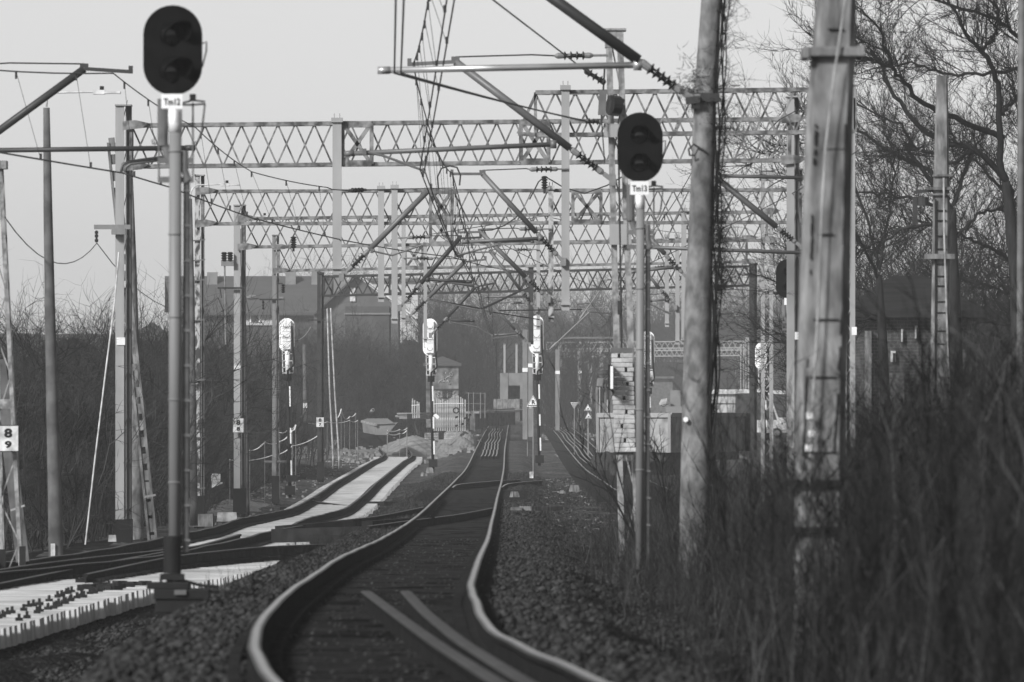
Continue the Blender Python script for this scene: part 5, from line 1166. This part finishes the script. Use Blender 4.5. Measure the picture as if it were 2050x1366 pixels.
mb=MB(); [mb.beam(P(x,811,Z),P(x,850,Z),.05) for x in (1316,1324,1333,1341)]; [mb.beam(P(1316,y,Z),P(1341,y,Z),.05) for y in (812,826,836)]; mb.build('rack','steel_mid',T); mb=MB(); mb.poly([P(1322,812,Z+.3),P(1327,807,Z+.3),P(1334,806,Z+.3),P(1340,810,Z+.3)],[.1,.2,.22,.1],10); mb.build('tarpaulin','tarp',T); mb=MB(); mb.box(P(1352,806,Z+1.),.5,.6,1.2); mb.box(P(1352,822,Z),.9,.8,.4); mb.build('crates','plaster_grey',T)
T=thing('signal_cabinet','grey block building with a pale window strip left of the mottled pole','cabinet',P(1330,840,640)); Z=640; mb=MB(); mb.box((px(1322,Z),Z+2,P(0,800,Z).z-.5),px(1345,Z)-px(1296,Z),4,3.6); mb.build('wall','steel_grey',T); mb=MB(); mb.box((px(1322,Z),Z+2,P(0,756,Z).z),px(1348,Z)-px(1293,Z),4.4,.15); mb.build('roof','steel_grey',T); mb=MB(); mb.box(P(1304,747,Z),.4,.1,.3); mb.build('window_frame','white_dirty',T)  # the window strip is a plain off-white box
# brick house at right
Z=215; T=thing('brick_house','dark brick house with a hipped roof and white framed window behind the bare trees','house',P(1790,1000,Z))
zb=P(0,1010,Z).z; ze=P(0,622,Z).z; xa=px(1728,Z); xb=px(1935,Z); mb=MB(); mb.box(((xa+xb)/2,Z+3.5,(ze+zb)/2),xb-xa,7,ze-zb); mb.build('wall','brick',T)
mb=MB(); o=.45; c=[V((xa-o,Z-o,ze)),V((xb+o,Z-o,ze)),V((xb+o,Z+7+o,ze)),V((xa-o,Z+7+o,ze))]; r0=V((xa+.9,Z+3.5,P(0,548,Z).z)); r1=V((xb-.9,Z+3.5,P(0,548,Z).z)); lo=[q-V((0,0,.18)) for q in c]
mb.add(c+[r0,r1]+lo,[(0,1,5,4),(1,2,5),(2,3,4,5),(3,0,4),(0,6,7,1),(1,7,8,2),(2,8,9,3),(3,9,6,0),(9,8,7,6)]); mb.build('roof','roof_dark',T)
for x,y,w,h in ((1745,722,3,30),(1788,714,10,22),(1806,672,4,26),(1834,665,5,26)): mb=MB(); mb.box(P(x,y,Z-.04),w*Z/F,.1,h*Z/F); q=mb.build('window','white_dirty',T); mb=MB(); mb.box(P(x+2,y+2,Z-.1),w*.5*Z/F,.04,h*.8*Z/F); mb.build('pane','glass_dark',q)
mb=MB(); mb.box(P(1738,790,Z-.15),.16,.2,3.2); mb.box(P(1764,850,Z-.15),.1,.2,3.0); mb.box(P(1790,850,Z-.3),.5,.2,2.6); mb.build('pilaster','concrete_old',T)
# ------------------------------------------------------------ vegetation
G=np.random.default_rng(5)
def grow_batch(p, d, L, r, nseg, curl, g, up=0.):
    """many curved shoots at once: returns rows of segments and the points along them"""
    n=len(p); rows=[]; pts=[p]; dirs=[d]
    for k in range(nseg):
        d=d+g.normal(0,curl,(n,3)); d[:,2]+=up; d/=np.linalg.norm(d,axis=1,keepdims=True)+1e-9
        q=p+d*(L/nseg)[:,None]; r0=r*(1-.75*k/nseg); r1=r*(1-.75*(k+1)/nseg)
        rows.append(np.concatenate([p,q,r0[:,None],r1[:,None]],1)); p=q; pts.append(p); dirs.append(d)
    return np.concatenate(rows), np.stack(pts,1), np.stack(dirs,1)
def side(p, d, k, g, spread=(.5,1.0), upb=.25):
    """k side shoots from random points of each parent"""
    n,m,_=p.shape; i=np.repeat(np.arange(n),k); j=g.integers(1,m,len(i))
    o=p[i,j]; b=d[i,j]; rnd=g.normal(0,1,(len(i),3)); rnd-=b*(rnd*b).sum(1,keepdims=True); rnd/=np.linalg.norm(rnd,axis=1,keepdims=True)+1e-9
    t=g.uniform(*spread,len(i))[:,None]; e=b*np.cos(t)+rnd*np.sin(t); e[:,2]+=upb; e/=np.linalg.norm(e,axis=1,keepdims=True)
    return o,e,i,j
def thicket(name,label,xs,zs,n,hmin,hmax,r,material,seed,tw=(3,3),base=None,lean=.16,curl=.07,hfun=None,kind='stuff',cat='brush',cond=None,drop0=.05):
    g=np.random.default_rng(seed); X=g.uniform(*xs,n); Z=g.uniform(*zs,n)
    if name=='thicket':
        cl=np.sin(X*2.1+Z*.33+seed)*np.sin(Z*.27-X*1.3)+.6*np.sin(X*4.3-Z*.71); k=g.random(n)<np.clip(.62+.5*cl,.12,1); X=X[k]; Z=Z[k]; n=len(X)
    if cond is not None: k=cond(X,Z,g); X=X[k]; Z=Z[k]; n=len(X)
    H=CAMZ-drop(X,Z)-drop0; p=np.stack([X,Z,H],1); d=g.normal(0,lean,(n,3)); d[:,2]=1; d/=np.linalg.norm(d,axis=1,keepdims=True)
    L=g.uniform(hmin,hmax,n)
    if hfun is not None: L=L*hfun(X,Z)
    R_=r*g.uniform(.5,1.4,n)*np.clip(L/hmax,.5,1.2)
    s0,P0_,D0=grow_batch(p,d,L,R_,5,curl,g,.02)
    o,e,i,j=side(P0_,D0,tw[0],g); s1,P1_,D1=grow_batch(o,e,L[i]*g.uniform(.2,.5,len(i)),R_[i]*.6,3,curl*1.6,g,.05)
    rows=[s0,s1]
    if tw[1]:
        o,e,i2,j=side(P1_,D1,tw[1],g); s2,_,_=grow_batch(o,e,L[i][i2]*g.uniform(.08,.22,len(i2)),R_[i][i2]*.4,2,curl*2,g,.04); rows.append(s2)
    ob=seg_mesh(name,np.concatenate(rows),material); tag(ob,label,cat,kind=kind); return ob
# near thicket right of the track
def c1(X,Z,g):
    e=X-(.75+.012*np.maximum(Z-110,0)); return (g.random(len(X))<np.clip(e/1.3,0,1)**.8)&(X<(1040/F*Z+.6))&(X>0)
h1=lambda X,Z: (.5+.5*np.clip((X-.8)/1.6,0,1))*(.60+.40*np.clip((CX+X*F/Z-1560)/380,0,1))
thicket('thicket','dense thicket of bare brown shoots along the right side of the near track',(.6,9),(34,150),21000,.7,1.75,.0065,'brush',21,(4,3),hfun=h1,cond=c1)
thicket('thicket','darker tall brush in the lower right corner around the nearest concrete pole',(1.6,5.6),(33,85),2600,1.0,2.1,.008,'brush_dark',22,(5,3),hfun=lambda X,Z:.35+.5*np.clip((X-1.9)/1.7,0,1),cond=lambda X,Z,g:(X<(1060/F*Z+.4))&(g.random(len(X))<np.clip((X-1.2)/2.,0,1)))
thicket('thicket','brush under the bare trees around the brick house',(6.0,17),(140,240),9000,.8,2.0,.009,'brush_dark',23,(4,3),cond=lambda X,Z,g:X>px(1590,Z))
thicket('thicket','low dead weeds in front of the open wagon and beside the second track',(2.0,9.5),(150,290),3600,.3,.95,.007,'brush',24,(3,2),cond=lambda X,Z,g:X>px(1120,Z)+g.random(len(X))*1.5)
thicket('dry_stems','pale dry stems scattered through the thicket right of the near track',(.7,7),(36,135),1900,.7,1.9,.008,'brush_pale',27,(3,0),hfun=h1,cond=c1)
thicket('thicket','brush crowding round the foot of the nearest concrete pole',(1.5,2.9),(41,57),420,.7,1.5,.007,'brush',28,(5,3))
thicket('weeds','low withered weeds between the two tracks',(-4.4,-1.9),(70,320),3800,.06,.32,.004,'brush',29,(3,0),lean=.5,cond=lambda X,Z,g:(np.abs(X-lXf(Z))>1.5)&(g.random(len(X))<.3+.7*(np.sin(X*2+Z*.21)*np.sin(Z*.13)>0)))
thicket('weeds','low withered weeds along the right rail of the near track',(-.25,1.6),(60,300),3600,.05,.34,.004,'brush',30,(3,0),lean=.5,cond=lambda X,Z,g:(g.random(len(X))<np.clip((X+.3)/1.5,.05,1)))
# a few single taller saplings sticking up from the brush
def sapling(label,x,y,Z,h,seed,material='twig',lean=(0,0),r=.014,n=1):
    g=np.random.default_rng(seed); X=px(x,Z); T=thing('sapling',label,'sapling',(X,Z,gz(X,Z)-.1))
    p=np.array([[X,Z,gz(X,Z)-.1]]*n)+g.normal(0,.012,(n,3))*[1,1,0]; d=np.array([[lean[0],lean[1],1.]]*n)+g.normal(0,.12,(n,3)); L=np.full(n,h)*g.uniform(.75,1,n)
    s0,P0_,D0=grow_batch(p,d,L,np.full(n,r),7,.06,g,.02); seg_mesh('trunk',s0,material,T,5)
    o,e,i,j=side(P0_,D0,9,g,(.4,.9)); s1,P1_,D1=grow_batch(o,e,h*g.uniform(.15,.4,len(i)),np.full(len(i),r*.5),4,.12,g,.05)
    o,e,i,j=side(P1_,D1,4,g,(.4,.9)); s2,_,_=grow_batch(o,e,h*g.uniform(.05,.15,len(i)),np.full(len(i),r*.25),3,.16,g,.04)
    seg_mesh('crown',np.concatenate([s1,s2]),material,T,3)
sapling('bare sapling leaning left in front of the counterweight stack',1300,1090,110,2.2,31,lean=(-.25,0),n=3)
sapling('bare sapling forking in front of the open wagon, right of the signal post',1345,1080,118,1.9,32,lean=(-.2,0),r=.018,n=3)
sapling('bare sapling with reaching twigs in front of the mottled pole',1420,1110,88,2.0,33,lean=(.1,0),n=2)
sapling('tall blurred sapling near the right picture edge',1880,1300,48,2.4,34,'brush',lean=(.05,0),n=3)
sapling('thin bare sapling beside the nearest pole, left of it',1530,1250,62,1.9,35,'brush',lean=(-.15,0),n=3)
# creeper on the mottled pole
T=thing('climbing_creeper','dark bushy leafless creeper climbing the right side of the mottled concrete pole','creeper',P(1440,1120,ZB))
g=np.random.default_rng(41); rows=[]
def polyrows(pts,r0,r1):
    out=[]; m=len(pts)-1
    for k in range(m): out.append([*pts[k],*pts[k+1],r0+(r1-r0)*k/m,r0+(r1-r0)*(k+1)/m])
    return out
stems=[]
for k in range(6):
    pts=[]; ys=np.linspace(1120,-90,46)
    for y in ys:
        xr_=np.interp(y,[-110,0,190,380,600,800,960,1140],[1446,1445,1437,1431,1427,1426,1424,1423]); 
        x=xr_+ [0,2,6,9,-4,12][k]+5*math.sin(y*.021+k*1.7)+(0 if y<760 else -(y-760)*.09*(k%3)); pts.append(P(x,y,ZB)+V((0,-.08+.05*math.sin(y*.013+k*2),0)))
    stems.append(pts); rows+=polyrows([tuple(p) for p in pts],.016 if k<3 else .011,.007)
seg_mesh('stem',rows,'twig',T,5)
pts=np.array([[tuple(p) for p in s] for s in stems]); d=np.zeros_like(pts); d[:,:,2]=1
o,e,i,j=side(pts,d,260,g,(.6,1.5),.0)
zr=(o[:,2]-P(0,1120,ZB).z)/(P(0,0,ZB).z-P(0,1120,ZB).z)
cl=.5+.5*np.sin(zr*21+1.2)*np.sin(zr*47+.4)
k=g.random(len(o))<np.where(zr>.38,.10+.62*cl**2,.07); o,e,zr,cl=o[k],e[k],zr[k],cl[k]
e[:,0]=np.abs(e[:,0])*np.where(g.random(len(e))<.84,1,-.5)+.15; e/=np.linalg.norm(e,axis=1,keepdims=True)
Ls=g.gamma(2.,.12,len(o))*np.where(g.random(len(o))<.05,2.4,1)
s1,P1_,D1=grow_batch(o,e,Ls,np.full(len(o),.0042),7,.28,g,-.01)
o,e,i,j=side(P1_,D1,5,g,(.5,1.2),.0); s2,_,_=grow_batch(o,e,g.uniform(.03,.16,len(o)),np.full(len(o),.0022),4,.32,g,.0)
# bushy knot where the bracket is fixed
n=420; c=np.array(P(1402,178,ZB)); kp=c+g.normal(0,1,(n,3))*[.14,.12,.17]; kd=g.normal(0,1,(n,3)); kd/=np.linalg.norm(kd,axis=1,keepdims=True); s3,_,_=grow_batch(kp,kd,g.uniform(.06,.22,n),np.full(n,.0035),4,.3,g,-.02)
n=500; c=np.array(P(1443,470,ZB)); kp=c+g.normal(0,1,(n,3))*[.05,.08,.42]; kd=g.normal(0,1,(n,3)); kd/=np.linalg.norm(kd,axis=1,keepdims=True); s4,_,_=grow_batch(kp,kd,g.uniform(.05,.16,n),np.full(n,.005),4,.3,g,-.02)
seg_mesh('twig_mass',np.concatenate([s1,s2,s3,s4]),'twig',T,3)

# bare trees at right
def limb_tree(label, Z, base, limbs, trunk, seed, dens=1., r0=.16, zs=4.):
    g=np.random.default_rng(seed); X=px(base[0],Z); T=thing('bare_tree',label,'tree',(X,Z,gz(X,Z)-.2),'bare trees on the right')
    def dense(pts,n,Zs):
        q=[P(x,y,Z_) for (x,y),Z_ in zip(pts,Zs)]; t=np.linspace(0,len(q)-1,n); out=[]
        for a in t:
            i=min(int(a),len(q)-2); f=a-i; p0,p1,p2,p3=q[max(i-1,0)],q[i],q[i+1],q[min(i+2,len(q)-1)]
            out.append(.5*((2*p1)+(p2-p0)*f+(2*p0-5*p1+4*p2-p3)*f*f+(3*p1-p0-3*p2+p3)*f**3))
        return out
    mb=MB(); tp=[V((X,Z,gz(X,Z)-.3))]+dense(trunk,14,[Z]*len(trunk)); mb.poly(tp,[r0*1.25*(1-.5*k/(len(tp)-1)) for k in range(len(tp))],9); mb.build('trunk','bark',T,smooth=True)
    P_all=[]; D_all=[]
    for pts,ra,rb in limbs:
        dz=g.uniform(-zs,zs); n=24; q=dense(pts,n,[Z+dz*k/(len(pts)-1) for k in range(len(pts))]); q=[p+V(tuple(g.normal(0,.025,3))) for p in q]
        lm=MB(); lm.poly(q,[.82*(ra+(rb-ra)*k_/(n-1)) for k_ in range(n)],7); lm.build('limb','bark',T,smooth=True,whole=True); A_=np.array([tuple(p) for p in q]); D_=np.gradient(A_,axis=0); D_/=np.linalg.norm(D_,axis=1,keepdims=True); P_all.append(A_); D_all.append(D_)
    PA=np.stack(P_all); DA=np.stack(D_all)
    o,e,i,j=side(PA,DA,int(38*dens),g,(.35,1.0),.14); L=g.uniform(.5,1.7,len(o))*np.where(g.random(len(o))<.12,1.5,1); s1,P1_,D1=grow_batch(o,e,L,g.uniform(.008,.017,len(o)),6,.13,g,.03)
    o,e,i,j=side(P1_,D1,8,g,(.4,.9),.15); L2=L[i]*g.uniform(.2,.5,len(i)); s2,P2_,D2=grow_batch(o,e,L2,np.full(len(i),.0062),4,.15,g,.05)
    o,e,i2,j=side(P2_,D2,5,g,(.4,.9),.12); s3,_,_=grow_batch(o,e,L2[i2]*g.uniform(.25,.6,len(i2)),np.full(len(i2),.0042),3,.16,g,.05)
    seg_mesh('crown',np.concatenate([s1,s2,s3]),'twig',T,3)
limb_tree('largest bare tree at right, long limbs arching up to the left over the concrete poles',185,(2040,1000),[
 ([(2022,420),(2014,363),(1946,300),(1863,271),(1809,214),(1776,167),(1761,128),(1720,86),(1690,60)],.10,.02),
 ([(2014,363),(1999,280),(2002,190),(1988,149),(1964,101),(1940,77),(1913,30),(1886,-25)],.10,.03),
 ([(1964,101),(1990,74),(1995,30),(1985,-25)],.05,.02),
 ([(2075,130),(2035,71),(1996,42),(1916,18),(1857,-6),(1790,-10)],.07,.02),
 ([(2005,275),(1935,246),(1872,220),(1827,179),(1797,152),(1791,140),(1770,98),(1761,60),(1720,18)],.085,.02),
 ([(1791,140),(1750,120),(1715,110),(1670,90)],.04,.01),
 ([(2035,140),(1960,150),(1886,146),(1827,128),(1767,137),(1700,150)],.05,.012),
 ([(1946,300),(1900,330),(1850,300),(1800,300),(1740,330)],.05,.012),
 ([(2000,230),(2050,180),(2090,100)],.06,.02)],[(2045,900),(2036,600),(2024,450),(2014,363)],51,1.1,.15)
limb_tree('second bare tree at right, its lower limbs spreading behind the blunt topped pole',200,(1915,1000),[
 ([(1905,420),(1863,357),(1824,307),(1827,286),(1797,250),(1738,220),(1690,200)],.08,.018),
 ([(1900,400),(1866,348),(1791,307),(1717,262),(1660,240),(1600,215)],.08,.018),
 ([(1905,420),(1930,350),(1950,300),(1985,240)],.07,.02),
 ([(1900,430),(1840,400),(1780,390),(1700,380),(1620,360)],.06,.014),
 ([(1905,460),(1850,450),(1790,470),(1730,500),(1690,520)],.06,.014),
 ([(1910,480),(1960,430),(2000,420),(2050,400)],.06,.016),
 ([(1700,262),(1650,280),(1600,290),(1540,300),(1500,330)],.03,.008)],[(1915,900),(1910,650),(1905,500),(1905,420)],52,1.1,.18)
limb_tree('slim bare tree between the two right hand concrete poles, twigs reaching the gantry ends',210,(1775,1000),[
 ([(1760,560),(1720,480),(1680,420),(1620,380),(1560,350)],.05,.012),
 ([(1760,540),(1735,440),(1700,330),(1680,250),(1640,190)],.05,.012),
 ([(1762,540),(1780,430),(1790,330),(1770,240)],.05,.012),
 ([(1765,600),(1720,570),(1660,560),(1600,560),(1540,570)],.04,.01),
 ([(1765,640),(1720,640),(1660,650),(1590,680),(1540,690)],.04,.01)],[(1775,900),(1768,700),(1762,600),(1760,550)],53,1.15,.12)
limb_tree('dark bare tree filling the right edge behind the big limbs',225,(2090,1000),[
 ([(2070,520),(2020,400),(1960,330),(1900,270)],.08,.02),([(2070,520),(2060,380),(2040,250),(2020,150)],.08,.02),
 ([(2070,560),(1990,500),(1920,470),(1850,440)],.07,.02),([(2075,600),(2000,580),(1930,560),(1860,560)],.06,.015),([(2080,640),(2010,650),(1950,640),(1880,650)],.06,.015)],[(2090,900),(2080,700),(2070,560),(2070,500)],54,1.5,.2)
def tree_mass(name,label,xs,zs,n,hmin,hmax,r,material,seed,tw=(8,4,0),cond=None,lean=.12,hfun=None,cat='wood'):
    g=np.random.default_rng(seed); X=g.uniform(*xs,n); Z=g.uniform(*zs,n)
    if cond is not None: k=cond(X,Z); X=X[k]; Z=Z[k]; n=len(X)
    L=g.uniform(hmin,hmax,n); 
    if hfun is not None: L=L*hfun(X,Z)
    p=np.stack([X,Z,CAMZ-drop(X,Z)-.3],1); d=g.normal(0,lean,(n,3)); d[:,2]=1; d/=np.linalg.norm(d,axis=1,keepdims=True); R_=r*g.uniform(.6,1.5,n)
    s0,P0_,D0=grow_batch(p,d,L,R_,6,.12,g,.03); o,e,i,j=side(P0_,D0,tw[0],g,(.4,1.2),.1); L1=L[i]*g.uniform(.15,.42,len(i)); s1,P1_,D1=grow_batch(o,e,L1,R_[i]*.45,4,.2,g,.03)
    rows=[s0,s1]; o,e,i2,j=side(P1_,D1,tw[1],g,(.4,1.2),.08); L2=L1[i2]*g.uniform(.25,.5,len(i2)); s2,P2_,D2=grow_batch(o,e,L2,R_[i][i2]*.24,3,.22,g,.02); rows.append(s2)
    ob=seg_mesh(name,np.concatenate(rows),material); tag(ob,label,cat,kind='stuff'); return ob
tree_mass('woodland','dark leafless wood and scrub standing along the left side of the yard',(-19,-8.6),(168,335),5600,3.6,5.9,.020,'twig_wood',61,(10,5),lean=.26,cond=lambda X,Z:(X<-8.6-np.maximum(0,(Z-235))*.012)&(X>px(-60,Z)),hfun=lambda X,Z:(.88+.12*np.sin(X*1.1+Z*.05))*np.clip(1-(CX+X*F/Z-385)/60,.62,1.))
tree_mass('woodland','grey leafless wood beyond the dark gantry in the middle distance',(-26,-8.),(345,560),1100,4.2,5.7,.028,'twig_wood',62,(10,6),cond=lambda X,Z:(X<-9.3)&(X>px(330,Z)),hfun=lambda X,Z:np.clip(1.0-.55*np.clip((Z-470)/60,0,1),.4,1)*np.where(X>px(640,Z),.82,1.))
tree_mass('woodland','bushes hiding the foot of the low grey building behind the works',(-13,-3.4),(504,518),520,4.6,6.4,.026,'twig_wood',66,(12,7),hfun=lambda X,Z:np.clip(1.-(X+11)*.045,.6,1.))
tree_mass('woodland','thin wood standing behind the hut and the concrete frame',(-6,6),(575,640),210,5.,8.,.05,'twig_far',67,(10,6),cond=lambda X,Z:(X<px(1010,Z))|(X>px(1080,Z)))
tree_mass('woodland','dark scrub wood behind the brick house and the bare trees at right',(9,32),(225,300),1100,5.,8.2,.035,'twig_wood',63,(10,6),cond=lambda X,Z:(X>px(1640,Z))&(X<px(2100,Z)))
tree_mass('woodland','hazy far wood on the hillside at the end of the line',(-40,60),(880,1030),1500,10.,14.5,.06,'twig_far',64,(11,6),cond=lambda X,Z:(X>px(560,Z))&(X<px(1750,Z)))
tree_mass('woodland','hazy wood left of the hut at the far end of the works',(-30,-3.2),(650,760),420,6.0,9.,.06,'twig_far',65,(10,6),cond=lambda X,Z:(X>px(420,Z))&(X<px(990,Z)),hfun=lambda X,Z:np.clip(1.-.0*(X),.8,1))
# rising ground under the woods
def ridge(name, path, y_top, seed, material, thick=30., label=None):
    """a broad bank: crest line through (x, Z), crest heights from picture y"""
    g=np.random.default_rng(seed); n=160; m=26; t=np.linspace(0,1,n); xs=np.interp(t,np.linspace(0,1,len(path)),[a for a,_,_ in path]); zs=np.interp(t,np.linspace(0,1,len(path)),[b for _,b,_ in path]); ys=np.interp(t,np.linspace(0,1,len(path)),[c for _,_,c in path])
    v=np.linspace(-1,1,m); verts=[]
    for k in range(n):
        X0=px(xs[k],zs[k]); top=P(0,ys[k],zs[k]).z
        for q in v:
            Zq=zs[k]+q*thick/2; base=CAMZ-float(drop(X0,Zq))-.6; f=(1-q*q)**.55
            verts.append((X0+g.normal(0,.15),Zq,base+(top-base)*f*(1+.09*math.sin(X0*.9+seed)+.05*math.sin(X0*2.7))+g.normal(0,.12)*f))
    i=np.arange((n-1)*(m-1)); a=(i//(m-1))*m+i%(m-1)
    o=np_obj(name,np.array(verts),np.stack([a,a+1,a+m+1,a+m],1),material,smooth=True); tag(o,None,None,kind='structure'); return o
ridge('hill',[(-1200,1040,670),(300,1040,670),(760,1040,660),(900,1040,655),(1230,1040,650),(1500,1040,645),(3200,1040,660)],None,3,'hill_wood',120)
ridge('hillside',[(-700,350,720),(60,350,720),(300,350,720),(400,350,730),(460,355,745),(500,370,760),(530,400,820)],None,5,'mound',40)
ridge('hillside',[(430,600,720),(600,640,690),(760,680,690),(900,720,700),(990,760,760)],None,8,'hill_wood',60)
ridge('hillside',[(1690,300,720),(1800,300,660),(1950,300,640),(2200,300,640),(2600,300,650)],None,7,'mound',36)

# ------------------------------------------------------------ sky, sun, air, camera
w=bpy.data.worlds.new('World'); sc.world=w; w.use_nodes=True; nt=w.node_tree; bg=nt.nodes['Background']
SUN=V((-.62,-.72,.60)).normalized(); el=math.asin(SUN.z); az=math.atan2(SUN.x,SUN.y)
sky=nt.nodes.new('ShaderNodeTexSky'); sky.sky_type='NISHITA'; sky.sun_disc=False; sky.sun_elevation=el; sky.sun_rotation=az; sky.air_density=AIR; sky.dust_density=DUST; sky.ozone_density=1.
bw=nt.nodes.new('ShaderNodeRGBToBW'); nt.links.new(sky.outputs['Color'],bw.inputs['Color']); nt.links.new(bw.outputs['Val'],bg.inputs['Color']); bg.inputs['Strength'].default_value=SKY_S
sl=bpy.data.lights.new('sun','SUN'); sl.energy=SUN_E; sl.angle=math.radians(SUN_A); so=bpy.data.objects.new('sun',sl); COL.objects.link(so); so.rotation_euler=(-SUN).to_track_quat('-Z','Y').to_euler(); so.location=(-30,-30,60)
if HAZE>0:
    mb=MB(); mb.box((0,645,10.),760,1400,34.); o=mb.build('haze','black_paint'); o.data.materials.clear(); m=bpy.data.materials.new('haze_air'); m.use_nodes=True; nt=m.node_tree; nt.nodes.remove(nt.nodes['Principled BSDF'])
    vol=nt.nodes.new('ShaderNodeVolumePrincipled'); vol.inputs['Density'].default_value=HAZE; vol.inputs['Color'].default_value=(.9,.9,.9,1); nt.links.new(vol.outputs['Volume'],nt.nodes['Material Output'].inputs['Volume']); o.data.materials.append(m); o['kind']='stuff'; o.name='haze'; o.display_type='WIRE'
cam=bpy.data.cameras.new('camera'); co=bpy.data.objects.new('camera',cam); COL.objects.link(co); co.location=(0,0,CAMZ); co.rotation_euler=(math.radians(90),0,0)
cam.sensor_width=36; cam.lens=36*F/2050; cam.shift_y=(HY-683)/2050; cam.clip_start=1; cam.clip_end=4000
cam.dof.use_dof=True; cam.dof.focus_distance=270; cam.dof.aperture_fstop=cam.lens/32.
sc.camera=co
sc.view_settings.view_transform='Standard'; sc.view_settings.look='None'; sc.view_settings.exposure=EXPO; sc.view_settings.gamma=1
sc.cycles.max_bounces=6; sc.cycles.volume_bounces=0; sc.cycles.transparent_max_bounces=4
